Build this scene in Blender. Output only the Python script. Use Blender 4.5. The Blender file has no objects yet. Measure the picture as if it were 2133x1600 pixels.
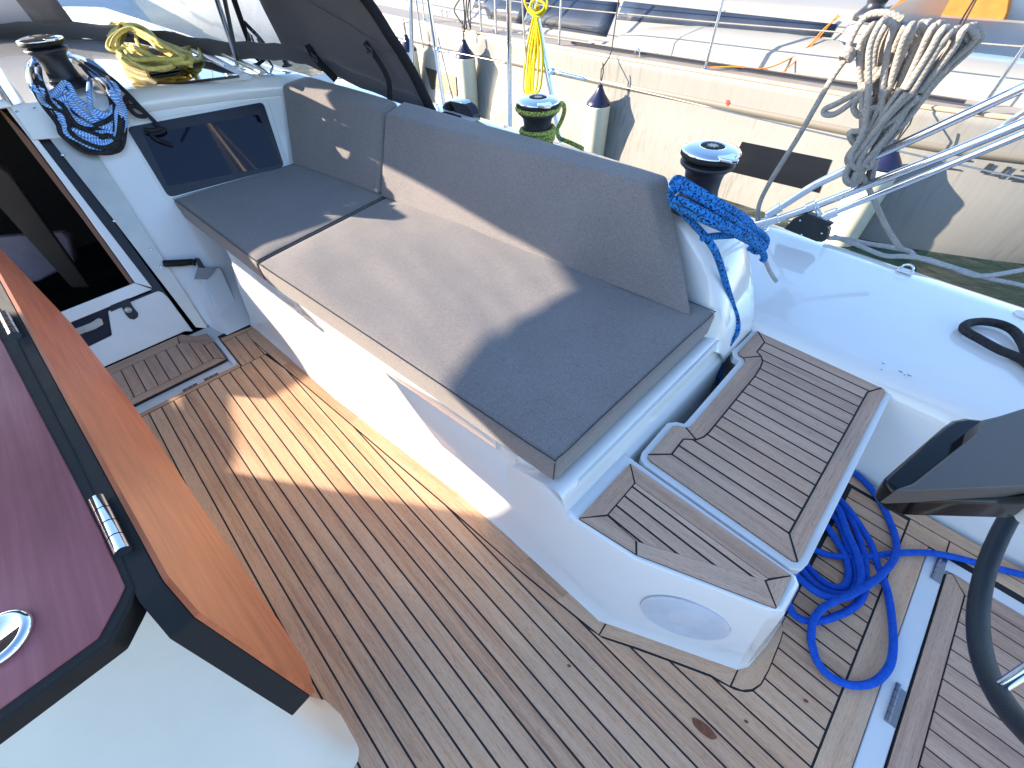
import bpy, bmesh, math, random
from mathutils import Vector, Matrix, noise as mnoise
random.seed(7)
SC = bpy.context.scene
COL = SC.collection
rad = math.radians

# ------------------------------------------------------------------ camera
# X = aft, Y = starboard (outboard), Z = up, metres; cockpit sole is z = 0
CAM_H = 1.2
FPX, CXP, CYP, WPX = 874.2866, 1066.5, 800.0, 2133.0
RM = Matrix(((0.70550023, 0.70841472, -0.0204454), (0.51383955, -0.53116816, -0.67366854), (-0.48809665, 0.46476766, -0.73875075)))
cam = bpy.data.cameras.new('camera')
cam.sensor_fit = 'HORIZONTAL'; cam.sensor_width = 36.0
cam.lens = 36.0 * FPX / WPX
cam.clip_start = 0.02; cam.clip_end = 3000
camo = bpy.data.objects.new('camera', cam); COL.objects.link(camo)
rx, ry, rz = RM[0], RM[1], RM[2]
rot = Matrix((rx, -ry, -rz)).transposed()      # columns: right, up, back
camo.matrix_world = Matrix.Translation((0, 0, CAM_H)) @ rot.to_4x4()
SC.camera = camo

# ------------------------------------------------------------------ sky, sun, exposure
SUN = Vector((1.0, 0.75, -0.44)).normalized()   # direction the light travels
w = bpy.data.worlds.new('World'); SC.world = w; w.use_nodes = True
nt = w.node_tree
sky = nt.nodes.new('ShaderNodeTexSky'); sky.sky_type = 'NISHITA'; sky.sun_disc = False
sky.sun_elevation = math.asin(-SUN.z); sky.sun_rotation = math.atan2(-SUN.x, -SUN.y)
sky.air_density = 1.0; sky.dust_density = 0.6; sky.ozone_density = 3.2
nt.links.new(sky.outputs[0], nt.nodes['Background'].inputs[0])
nt.nodes['Background'].inputs[1].default_value = 0.115
sl = bpy.data.lights.new('sun', 'SUN'); sl.energy = 3.9; sl.angle = rad(0.5); sl.color = (1.0, 0.85, 0.66)
slo = bpy.data.objects.new('sun', sl); COL.objects.link(slo)
slo.rotation_euler = SUN.to_track_quat('-Z', 'Y').to_euler()
SC.view_settings.view_transform = 'Standard'; SC.view_settings.look = 'None'
SC.view_settings.exposure = 2.15; SC.view_settings.gamma = 1.0
SC.render.engine = 'CYCLES'
SC.cycles.max_bounces = 8; SC.cycles.transparent_max_bounces = 12

# ------------------------------------------------------------------ photogrammetry: photo pixel + a real plane -> point
def ray(u, v):
    d = Vector(((u - CXP) / FPX, (v - CYP) / FPX, 1.0))
    return RM.transposed() @ d
def pz(u, v, z):
    d = ray(u, v); t = (z - CAM_H) / d.z; return Vector((d.x * t, d.y * t, z))
def py(u, v, y):
    d = ray(u, v); t = y / d.y; return Vector((d.x * t, y, CAM_H + d.z * t))
def px(u, v, x):
    d = ray(u, v); t = x / d.x; return Vector((x, d.y * t, CAM_H + d.z * t))
def pn(u, v, p0, n):
    d = ray(u, v); n = Vector(n); o = Vector((0, 0, CAM_H)); t = ((Vector(p0) - o).dot(n)) / d.dot(n); return o + d * t
def pb(u, v, off=0.0):      # sloping cabin bulkhead plane x = -2.06 - .55 z, off = metres proud of it
    return pn(u, v, (-2.06 + off * 1.141, 0, 0), (1, 0, 0.55))

# ------------------------------------------------------------------ materials
def mat(name):
    m = bpy.data.materials.new(name); m.use_nodes = True
    return m, m.node_tree, m.node_tree.nodes['Principled BSDF']
def N(nt, t, **k):
    n = nt.nodes.new(t)
    for a, b in k.items(): setattr(n, a, b)
    return n
def L(nt, a, b): nt.links.new(a, b)
def ramp(nt, src, stops):
    r = N(nt, 'ShaderNodeValToRGB'); cr = r.color_ramp
    while len(cr.elements) < len(stops): cr.elements.new(0.5)
    for e, (p, c) in zip(cr.elements, stops): e.position = p; e.color = (*c, 1) if len(c) == 3 else c
    L(nt, src, r.inputs[0]); return r
def noise(nt, vec, scale, detail=3, rough=0.55):
    n = N(nt, 'ShaderNodeTexNoise'); n.inputs['Scale'].default_value = scale; n.inputs['Detail'].default_value = detail
    n.inputs['Roughness'].default_value = rough
    if vec is not None: L(nt, vec, n.inputs['Vector'])
    return n
def bump(nt, b, h, strength, dist=0.002):
    n = N(nt, 'ShaderNodeBump'); n.inputs['Strength'].default_value = strength; n.inputs['Distance'].default_value = dist
    L(nt, h, n.inputs['Height']); L(nt, n.outputs[0], b.inputs['Normal'])
def objco(nt): return N(nt, 'ShaderNodeTexCoord').outputs['Object']

def simple(name, col, rough=0.4, metal=0.0, var=0.0, vscale=8, bmp=0.0, bscale=200, coat=0.0, spec=0.5):
    m, t, b = mat(name)
    b.inputs['Base Color'].default_value = (*col, 1); b.inputs['Roughness'].default_value = rough
    b.inputs['Metallic'].default_value = metal; b.inputs['Coat Weight'].default_value = coat
    b.inputs['Specular IOR Level'].default_value = spec
    co = objco(t)
    if var:
        n = noise(t, co, vscale, 5)
        r = ramp(t, n.outputs[0], [(0.3, tuple(c * (1 - var) for c in col)), (0.7, tuple(min(1, c * (1 + var * 0.6)) for c in col))])
        L(t, r.outputs[0], b.inputs['Base Color'])
        rr = N(t, 'ShaderNodeMapRange'); rr.inputs[3].default_value = max(0.02, rough * 0.75); rr.inputs[4].default_value = min(1, rough * 1.35)
        L(t, n.outputs[0], rr.inputs[0]); L(t, rr.outputs[0], b.inputs['Roughness'])
    if bmp:
        n2 = noise(t, co, bscale, 2); bump(t, b, n2.outputs[0], bmp)
    return m

GEL = simple('white_gelcoat', (0.83, 0.81, 0.78), 0.12, var=0.03, vscale=3, coat=0.9)
GELM = simple('satin_gelcoat', (0.78, 0.78, 0.76), 0.38, var=0.05, vscale=5)
NONSKID = simple('non_skid_deck', (0.76, 0.77, 0.78), 0.5, var=0.05, vscale=4, bmp=0.25, bscale=420)
TABLEW = simple('table_base_gelcoat', (0.86, 0.75, 0.60), 0.42, var=0.05, vscale=6, bmp=0.1, bscale=300)
STEEL = simple('polished_steel', (0.72, 0.73, 0.75), 0.10, 1.0, var=0.06, vscale=30)
CHROME = simple('chrome', (0.85, 0.86, 0.88), 0.05, 1.0)
BRUSH = simple('brushed_steel', (0.58, 0.52, 0.45), 0.42, 1.0, var=0.12, vscale=14)
BLACKP = simple('black_plastic', (0.014, 0.014, 0.017), 0.35, var=0.2, vscale=20)
RUBBER = simple('black_rubber', (0.016, 0.015, 0.015), 0.65, var=0.35, vscale=26, bmp=0.15, bscale=120, spec=0.3)
CAULK = simple('black_caulk', (0.010, 0.010, 0.013), 0.7)
DRUM = simple('anodised_drum', (0.018, 0.019, 0.026), 0.42, var=0.2, vscale=30, bmp=0.2, bscale=600)
LEATHER = simple('black_leather', (0.010, 0.014, 0.018), 0.45, var=0.3, vscale=40, bmp=0.3, bscale=350)
GLASSB = simple('tinted_glass', (0.004, 0.006, 0.020), 0.03, spec=0.45)
GLASSD = simple('dark_glass', (0.006, 0.006, 0.008), 0.04, coat=0.6)
GREYFRAME = simple('dark_frame', (0.020, 0.021, 0.030), 0.3)
SPKR = simple('speaker_grille', (0.62, 0.61, 0.64), 0.5, var=0.05, vscale=40)
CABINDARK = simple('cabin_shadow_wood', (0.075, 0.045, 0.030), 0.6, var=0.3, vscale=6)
CABINCUSH = simple('cabin_cushion', (0.40, 0.29, 0.31), 0.9, var=0.1, vscale=20)
VARNISH = simple('varnished_trim', (0.22, 0.085, 0.03), 0.3)
ORANGE = simple('orange_plastic', (0.85, 0.22, 0.02), 0.5)
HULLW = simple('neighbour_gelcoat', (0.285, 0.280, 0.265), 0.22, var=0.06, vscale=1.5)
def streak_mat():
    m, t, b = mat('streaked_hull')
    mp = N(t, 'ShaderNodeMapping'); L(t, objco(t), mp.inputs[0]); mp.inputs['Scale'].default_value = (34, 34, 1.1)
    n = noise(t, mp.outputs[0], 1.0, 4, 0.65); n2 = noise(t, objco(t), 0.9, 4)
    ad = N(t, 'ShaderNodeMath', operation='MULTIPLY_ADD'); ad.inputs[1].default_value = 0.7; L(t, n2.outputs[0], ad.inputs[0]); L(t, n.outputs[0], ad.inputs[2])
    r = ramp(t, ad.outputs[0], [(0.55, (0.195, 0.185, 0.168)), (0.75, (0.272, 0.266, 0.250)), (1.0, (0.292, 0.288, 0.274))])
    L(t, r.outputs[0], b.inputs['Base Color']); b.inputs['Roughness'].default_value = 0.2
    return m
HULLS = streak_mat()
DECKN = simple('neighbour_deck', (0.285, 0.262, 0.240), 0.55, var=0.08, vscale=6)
TOE = simple('aged_toe_rail', (0.50, 0.36, 0.25), 0.5, var=0.15, vscale=8)
STRIPE = simple('taupe_stripe', (0.20, 0.180, 0.150), 0.45)
DECAL = simple('grey_decal', (0.045, 0.045, 0.05), 0.5)
NWIN = simple('neighbour_window', (0.035, 0.045, 0.07), 0.06, var=0.3, vscale=3)
FENDER = simple('cream_fender_vinyl', (0.66, 0.64, 0.50), 0.38, var=0.08, vscale=9)
NAVYP = simple('navy_fender_end', (0.012, 0.014, 0.05), 0.3)
THINBLK = simple('black_line', (0.02, 0.018, 0.018), 0.7)
OCHRE = simple('ochre_canvas', (0.40, 0.17, 0.028), 0.7, var=0.25, vscale=10)
FARW = simple('far_white_hull', (0.62, 0.60, 0.58), 0.3, var=0.1, vscale=2)
FARB = simple('far_blue_cover', (0.08, 0.12, 0.25), 0.7, var=0.2, vscale=4)
HATCHW = simple('hinge_grey', (0.30, 0.31, 0.34), 0.25, 0.8)
SCREEN = simple('console_top_grey', (0.085, 0.080, 0.076), 0.45, var=0.1, vscale=12, bmp=0.06, bscale=500)
GLOSSBLK = simple('gloss_black', (0.004, 0.004, 0.005), 0.12, spec=0.3)

def teak_mat(name, c_dark, c_mid, c_light, grey=0.0):
    m, t, b = mat(name)
    a = N(t, 'ShaderNodeAttribute'); a.attribute_name = 'gc'
    sep = N(t, 'ShaderNodeSeparateXYZ'); L(t, a.outputs['Vector'], sep.inputs[0])
    def comb(sx, sy, k):
        c = N(t, 'ShaderNodeCombineXYZ')
        for i, s in ((0, sx), (1, sy), (2, k)):
            mm = N(t, 'ShaderNodeMath', operation='MULTIPLY'); mm.inputs[1].default_value = s
            L(t, sep.outputs[i], mm.inputs[0]); L(t, mm.outputs[0], c.inputs[i])
        return c.outputs[0]
    fine = noise(t, comb(9, 420, 3.1), 1.0, 4, 0.6)
    pores = noise(t, comb(60, 900, 7.7), 1.0, 2, 0.5)
    broad = noise(t, comb(2.2, 40, 5.3), 1.0, 4, 0.55)
    wn = N(t, 'ShaderNodeTexWhiteNoise'); wn.noise_dimensions = '1D'; L(t, sep.outputs[2], wn.inputs['W'])
    s = N(t, 'ShaderNodeMath', operation='ADD'); L(t, fine.outputs[0], s.inputs[0]); L(t, broad.outputs[0], s.inputs[1])
    s2 = N(t, 'ShaderNodeMath', operation='MULTIPLY_ADD'); s2.inputs[1].default_value = 0.34; s2.inputs[2].default_value = 0.0
    L(t, wn.outputs['Value'], s2.inputs[0])
    s3 = N(t, 'ShaderNodeMath', operation='ADD'); L(t, s.outputs[0], s3.inputs[0]); L(t, s2.outputs[0], s3.inputs[1])
    mr = N(t, 'ShaderNodeMapRange'); mr.inputs[1].default_value = 0.72; mr.inputs[2].default_value = 1.62; L(t, s3.outputs[0], mr.inputs[0])
    r = ramp(t, mr.outputs[0], [(0.0, c_dark), (0.45, c_mid), (1.0, c_light)])
    pr = ramp(t, pores.outputs[0], [(0.30, (0.55, 0.5, 0.48)), (0.43, (1, 1, 1))])
    mx = N(t, 'ShaderNodeMix', data_type='RGBA', blend_type='MULTIPLY'); mx.inputs[0].default_value = 0.8
    L(t, r.outputs[0], mx.inputs[6]); L(t, pr.outputs[0], mx.inputs[7])
    # weathering: uneven bleaching in large soft patches
    wz = noise(t, objco(t), 2.3, 4, 0.6)
    wr = ramp(t, wz.outputs[0], [(0.35, (0.86, 0.88, 0.93)), (0.68, (1.08, 1.03, 1.0))])
    mx2 = N(t, 'ShaderNodeMix', data_type='RGBA', blend_type='MULTIPLY'); mx2.inputs[0].default_value = 1.0
    L(t, mx.outputs[2], mx2.inputs[6]); L(t, wr.outputs[0], mx2.inputs[7])
    L(t, mx2.outputs[2], b.inputs['Base Color'])
    b.inputs['Roughness'].default_value = 0.62
    rr = N(t, 'ShaderNodeMapRange'); rr.inputs[3].default_value = 0.42; rr.inputs[4].default_value = 0.72
    L(t, broad.outputs[0], rr.inputs[0]); L(t, rr.outputs[0], b.inputs['Roughness'])
    bump(t, b, fine.outputs[0], 0.25, 0.0006)
    return m
TEAK = teak_mat('teak_sole', (0.48, 0.235, 0.125), (0.75, 0.425, 0.240), (0.86, 0.57, 0.35))
TEAKG = teak_mat('weathered_teak', (0.40, 0.230, 0.145), (0.60, 0.370, 0.245), (0.74, 0.50, 0.345))

def wood_mat(name, c1, c2, c3, rough, axis='X', grain=70):
    m, t, b = mat(name)
    mp = N(t, 'ShaderNodeMapping'); L(t, objco(t), mp.inputs[0])
    mp.inputs['Scale'].default_value = (2.5, grain, grain) if axis == 'X' else (grain, 2.5, grain)
    n = noise(t, mp.outputs[0], 1.0, 6, 0.65)
    n2 = noise(t, objco(t), 3.0, 4)
    ad = N(t, 'ShaderNodeMath', operation='ADD'); L(t, n.outputs[0], ad.inputs[0]); L(t, n2.outputs[0], ad.inputs[1])
    mr = N(t, 'ShaderNodeMapRange'); mr.inputs[1].default_value = 0.65; mr.inputs[2].default_value = 1.4; L(t, ad.outputs[0], mr.inputs[0])
    r = ramp(t, mr.outputs[0], [(0, c1), (0.5, c2), (1, c3)])
    L(t, r.outputs[0], b.inputs['Base Color']); b.inputs['Roughness'].default_value = rough; b.inputs['Specular IOR Level'].default_value = 0.35
    bump(t, b, n.outputs[0], 0.12, 0.0006)
    return m
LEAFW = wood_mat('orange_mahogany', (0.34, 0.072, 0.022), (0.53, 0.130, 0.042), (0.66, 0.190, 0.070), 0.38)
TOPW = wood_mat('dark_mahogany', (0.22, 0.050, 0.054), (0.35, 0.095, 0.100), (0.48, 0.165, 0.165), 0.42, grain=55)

def fabric_mat(name, c1, c2, scale=420, bmp=0.35, sheen=0.25):
    m, t, b = mat(name)
    co = objco(t)
    n = noise(t, co, scale, 3, 0.7)
    n2 = noise(t, co, scale * 0.22, 3, 0.6)
    n3 = noise(t, co, 3.5, 3)
    ad = N(t, 'ShaderNodeMath', operation='MULTIPLY_ADD'); ad.inputs[1].default_value = 0.2; L(t, n2.outputs[0], ad.inputs[0]); L(t, n.outputs[0], ad.inputs[2])
    ad2 = N(t, 'ShaderNodeMath', operation='MULTIPLY_ADD'); ad2.inputs[1].default_value = 0.25; L(t, n3.outputs[0], ad2.inputs[0]); L(t, ad.outputs[0], ad2.inputs[2])
    mr = N(t, 'ShaderNodeMapRange'); mr.inputs[1].default_value = 0.46; mr.inputs[2].default_value = 0.99; L(t, ad2.outputs[0], mr.inputs[0])
    r = ramp(t, mr.outputs[0], [(0, c1), (1, c2)])
    L(t, r.outputs[0], b.inputs['Base Color']); b.inputs['Roughness'].default_value = 0.95
    b.inputs['Sheen Weight'].default_value = sheen; b.inputs['Specular IOR Level'].default_value = 0.15
    bump(t, b, n.outputs[0], bmp, 0.0012)
    return m
FABRIC = fabric_mat('grey_melange_fabric', (0.130, 0.114, 0.112), (0.330, 0.292, 0.272))
CANVAS = fabric_mat('charcoal_canvas', (0.085, 0.075, 0.080), (0.135, 0.120, 0.126), 260, 0.2, 0.2)
PIPING = simple('dark_seam', (0.03, 0.027, 0.028), 0.9)
WEB = fabric_mat('black_webbing', (0.012, 0.011, 0.012), (0.03, 0.028, 0.03), 300, 0.3, 0.0)

def rope_mat(name, base, fleck, amount=0.45, twist=150.0, count=6.0, mode='fleck', dark=None):
    m, t, b = mat(name)
    a = N(t, 'ShaderNodeAttribute'); a.attribute_name = 'gc'
    sep = N(t, 'ShaderNodeSeparateXYZ'); L(t, a.outputs['Vector'], sep.inputs[0])   # x = metres along, y = turns around, z = id
    def lin(sgn):
        m1 = N(t, 'ShaderNodeMath', operation='MULTIPLY'); m1.inputs[1].default_value = twist; L(t, sep.outputs[0], m1.inputs[0])
        m2 = N(t, 'ShaderNodeMath', operation='MULTIPLY_ADD'); m2.inputs[1].default_value = sgn * count; L(t, sep.outputs[1], m2.inputs[0]); L(t, m1.outputs[0], m2.inputs[2])
        m3 = N(t, 'ShaderNodeMath', operation='MULTIPLY'); m3.inputs[1].default_value = 6.2832; L(t, m2.outputs[0], m3.inputs[0])
        m4 = N(t, 'ShaderNodeMath', operation='SINE'); L(t, m3.outputs[0], m4.inputs[0]); return m4.outputs[0]
    p, q = lin(1), lin(-1)
    mu = N(t, 'ShaderNodeMath', operation='MAXIMUM'); L(t, p, mu.inputs[0]); L(t, q, mu.inputs[1])
    if mode == 'fleck':
        c = N(t, 'ShaderNodeCombineXYZ')
        for i, s in ((0, 260.0), (1, 9.0), (2, 3.7)):
            mm = N(t, 'ShaderNodeMath', operation='MULTIPLY'); mm.inputs[1].default_value = s; L(t, sep.outputs[i], mm.inputs[0]); L(t, mm.outputs[0], c.inputs[i])
        n = noise(t, c.outputs[0], 1.0, 2, 0.6); src = n.outputs[0]
        r = ramp(t, src, [(amount - 0.04, fleck), (amount + 0.04, base)])
    elif mode == 'stripe':
        r = ramp(t, p, [(0.35, base), (0.55, fleck)])
    else:
        n = noise(t, objco(t), 60, 3); r = ramp(t, n.outputs[0], [(0.3, fleck), (0.7, base)])
    L(t, r.outputs[0], b.inputs['Base Color']); b.inputs['Roughness'].default_value = 0.75
    b.inputs['Specular IOR Level'].default_value = 0.25
    bump(t, b, mu.outputs[0], 0.55, 0.0012)
    return m
R_BLUEFLOOR = rope_mat('royal_blue_rope', (0.014, 0.130, 0.66), (0.010, 0.085, 0.50), mode='plain', twist=140)
R_BLUEFLECK = rope_mat('flecked_blue_rope', (0.025, 0.24, 0.66), (0.006, 0.012, 0.05), 0.47)
R_GREEN = rope_mat('flecked_green_rope', (0.46, 0.52, 0.11), (0.02, 0.03, 0.015), 0.47)
R_YELLOW = rope_mat('yellow_rope', (0.74, 0.60, 0.17), (0.56, 0.46, 0.13), mode='plain', twist=110)
R_YELLOW2 = rope_mat('bright_yellow_line', (0.78, 0.60, 0.015), (0.60, 0.45, 0.01), mode='plain', twist=170)
R_BLACK = rope_mat('black_rope', (0.014, 0.013, 0.016), (0.035, 0.034, 0.038), 0.4, mode='plain')
R_BLUEWHITE = rope_mat('blue_white_rope', (0.09, 0.32, 0.80), (0.66, 0.76, 0.86), twist=120, count=2.0, mode='stripe')
R_GREY = rope_mat('grey_mooring_rope', (0.34, 0.31, 0.28), (0.27, 0.245, 0.22), mode='plain', twist=75, count=3)
R_WHITE = rope_mat('pale_line', (0.48, 0.45, 0.44), (0.34, 0.33, 0.33), mode='plain', twist=150)

def vinyl_mat(name, tint, mixf, rough=0.05):
    m, t, b = mat(name)
    out = t.nodes['Material Output']; t.nodes.remove(b)
    tr = N(t, 'ShaderNodeBsdfTransparent'); tr.inputs[0].default_value = (*tint, 1)
    gl = N(t, 'ShaderNodeBsdfGlossy'); gl.inputs['Roughness'].default_value = rough; gl.inputs[0].default_value = (0.9, 0.93, 1, 1)
    lw = N(t, 'ShaderNodeLayerWeight'); fr = N(t, 'ShaderNodeMath', operation='POWER'); fr.inputs[1].default_value = 5.0; L(t, lw.outputs['Facing'], fr.inputs[0])
    n = noise(t, objco(t), 7, 3)
    bp = N(t, 'ShaderNodeBump'); bp.inputs['Strength'].default_value = 0.5; bp.inputs['Distance'].default_value = 0.02; L(t, n.outputs[0], bp.inputs['Height'])
    L(t, bp.outputs[0], gl.inputs['Normal'])
    ad = N(t, 'ShaderNodeMath', operation='ADD'); ad.inputs[1].default_value = mixf; ad.use_clamp = True; L(t, fr.outputs[0], ad.inputs[0])
    mx = N(t, 'ShaderNodeMixShader'); L(t, ad.outputs[0], mx.inputs[0]); L(t, tr.outputs[0], mx.inputs[1]); L(t, gl.outputs[0], mx.inputs[2])
    L(t, mx.outputs[0], out.inputs[0])
    return m
VINYL = vinyl_mat('clear_vinyl', (0.86, 0.89, 0.94), 0.10)
def grey_vinyl_mat():
    m, t, b = mat('grey_vinyl')
    b.inputs['Base Color'].default_value = (0.42, 0.44, 0.50, 1); b.inputs['Roughness'].default_value = 0.35
    return m
GREYPANE = grey_vinyl_mat()

def water_mat():
    m, t, b = mat('harbour_water')
    b.inputs['Base Color'].default_value = (0.006, 0.022, 0.018, 1); b.inputs['Roughness'].default_value = 0.06
    co = objco(t); n = noise(t, co, 3.2, 4, 0.55); bump(t, b, n.outputs[0], 0.6, 0.12)
    return m
WATER = water_mat()

# ------------------------------------------------------------------ mesh helpers
class MB:
    def __init__(s): s.v = []; s.f = []; s.gc = []; s.sm = []
    def add(s, verts, faces, gc=None, smooth=True):
        o = len(s.v); s.v += [Vector(a) for a in verts]; s.f += [[i + o for i in f] for f in faces]
        s.gc += list(gc) if gc else [(a[0], a[1], 0.0) for a in verts]; s.sm += [smooth] * len(faces); return s
    def prism(s, bot, top, gc=None, smooth=False):
        n = len(bot); f = [list(range(n))[::-1], [n + i for i in range(n)]]
        f += [[i, (i + 1) % n, n + (i + 1) % n, n + i] for i in range(n)]
        return s.add(list(bot) + list(top), f, (list(gc) * 2 if gc else None), smooth)
    def slab(s, poly, z0, z1, gc=None):
        return s.prism([(p[0], p[1], z0) for p in poly], [(p[0], p[1], z1) for p in poly], gc)
    def thick(s, pts, d, smooth=False):      # planar outline pts extruded by vector d
        d = Vector(d); return s.prism([Vector(p) for p in pts], [Vector(p) + d for p in pts], None, smooth)
    def box(s, c, size, m=None):
        c = Vector(c); a, b, h = (q / 2 for q in size); P = [Vector((x, y, z)) for z in (-h, h) for x, y in ((-a, -b), (a, -b), (a, b), (-a, b))]
        if m: P = [m @ p for p in P]
        P = [p + c for p in P]
        return s.prism(P[:4], P[4:])
    def lathe(s, prof, c, seg=32, m=None):
        c = Vector(c); V = []; F = []; n = len(prof)
        for i in range(seg):
            a = 2 * math.pi * i / seg
            for r, z in prof:
                p = Vector((r * math.cos(a), r * math.sin(a), z)); V.append((m @ p if m else p) + c)
        for i in range(seg):
            j = (i + 1) % seg
            for k in range(n - 1): F.append([i * n + k, j * n + k, j * n + k + 1, i * n + k + 1])
        if prof[0][0] > 1e-6: F.append([i * n for i in range(seg)][::-1])
        if prof[-1][0] > 1e-6: F.append([i * n + n - 1 for i in range(seg)])
        return s.add(V, F)
    def tube(s, pts, r, seg=8, closed=False, cap=True, rid=None, rfun=None):
        pts = [Vector(p) for p in pts]; n = len(pts); rid = random.random() * 10 if rid is None else rid
        T = []
        for i in range(n):
            a = pts[(i - 1) % n] if (closed or i > 0) else pts[0]; b = pts[(i + 1) % n] if (closed or i < n - 1) else pts[-1]
            d = b - a; T.append(d.normalized() if d.length > 1e-9 else Vector((0, 0, 1)))
        u = T[0].orthogonal().normalized(); V = []; G = []; F = []; sl = 0.0
        for i in range(n):
            if i: 
                u = (u - T[i] * u.dot(T[i])); u = u.normalized() if u.length > 1e-6 else T[i].orthogonal().normalized(); sl += (pts[i] - pts[i - 1]).length
            w_ = T[i].cross(u); rr = rfun(i / (n - 1)) * r if rfun else r
            for k in range(seg + 1):
                a = 2 * math.pi * k / seg; V.append(pts[i] + (u * math.cos(a) + w_ * math.sin(a)) * rr); G.append((sl, k / seg, rid))
        st = seg + 1
        for i in range(n if closed else n - 1):
            j = (i + 1) % n
            for k in range(seg): F.append([i * st + k, i * st + k + 1, j * st + k + 1, j * st + k])
        if cap and not closed:
            C0 = [k for k in range(seg)][::-1]; C1 = [(n - 1) * st + k for k in range(seg)]
            s.add(V, F, G); s.add([V[k] for k in C0], [list(range(seg))], [G[k] for k in C0], False); return s.add([V[k] for k in C1], [list(range(seg))], [G[k] for k in C1], False)
        return s.add(V, F, G)
    def grid(s, rows, smooth=True, closed=False):
        m = len(rows[0]); V = [p for r in rows for p in r]; F = []
        for i in range(len(rows) - 1):
            for k in range(m - 1): F.append([i * m + k, i * m + k + 1, (i + 1) * m + k + 1, (i + 1) * m + k])
        return s.add(V, F, None, smooth)

def smooth_path(pts, sub=8, closed=False):
    pts = [Vector(p) for p in pts]; n = len(pts); out = []
    rng = range(n) if closed else range(n - 1)
    for i in rng:
        g = lambda k: pts[k % n] if closed else pts[min(max(k, 0), n - 1)]
        p0, p1, p2, p3 = g(i - 1), g(i), g(i + 1), g(i + 2)
        for j in range(sub):
            t = j / sub; t2 = t * t; t3 = t2 * t
            out.append(0.5 * ((2 * p1) + (p2 - p0) * t + (2 * p0 - 5 * p1 + 4 * p2 - p3) * t2 + (3 * p1 - p0 - 3 * p2 + p3) * t3))
    if not closed: out.append(pts[-1])
    return out

ORG = {}
def org_of(o):
    while o is not None:
        if o.name in ORG: return ORG[o.name]
        o = o.parent
    return Vector((0, 0, 0))
def root(name, label, cat, loc=(0, 0, 0), group=None, kind=None):
    o = bpy.data.objects.new(name, None); COL.objects.link(o); o.empty_display_size = 0.05
    o.location = loc; ORG[o.name] = Vector(loc); o['label'] = label; o['category'] = cat
    if group: o['group'] = group
    if kind: o['kind'] = kind
    return o
def obj(name, mb, m, parent=None, bevel=0.0, seg=3, subsurf=0, label=None, angle=35):
    me = bpy.data.meshes.new(name); O = org_of(parent)
    me.from_pydata([v - O for v in mb.v], [], mb.f); me.update()
    at = me.attributes.new('gc', 'FLOAT_VECTOR', 'POINT'); at.data.foreach_set('vector', [c for g in mb.gc for c in g])
    bm = bmesh.new(); bm.from_mesh(me); bmesh.ops.recalc_face_normals(bm, faces=bm.faces)
    bm.to_mesh(me); bm.free()
    me.polygons.foreach_set('use_smooth', [True] * len(me.polygons)) if (bevel or subsurf) else me.polygons.foreach_set('use_smooth', mb.sm)
    me.materials.append(m)
    o = bpy.data.objects.new(name, me); COL.objects.link(o)
    if parent: o.parent = parent
    if bevel:
        b = o.modifiers.new('bevel', 'BEVEL'); b.width = bevel; b.segments = seg; b.limit_method = 'ANGLE'; b.angle_limit = rad(angle); b.harden_normals = True
    if subsurf:
        q = o.modifiers.new('sub', 'SUBSURF'); q.levels = subsurf; q.render_levels = subsurf
    if label: o['label'] = label
    return o
def thing(o, label, cat, group=None):
    o['label'] = label; o['category'] = cat
    if group: o['group'] = group
    return o
def struct(o): o['kind'] = 'structure'; return o
def copy_tree(o, parent=None):
    c = o.copy(); COL.objects.link(c); c.parent = parent
    for ch in list(o.children): copy_tree(ch, c)
    return c

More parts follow.
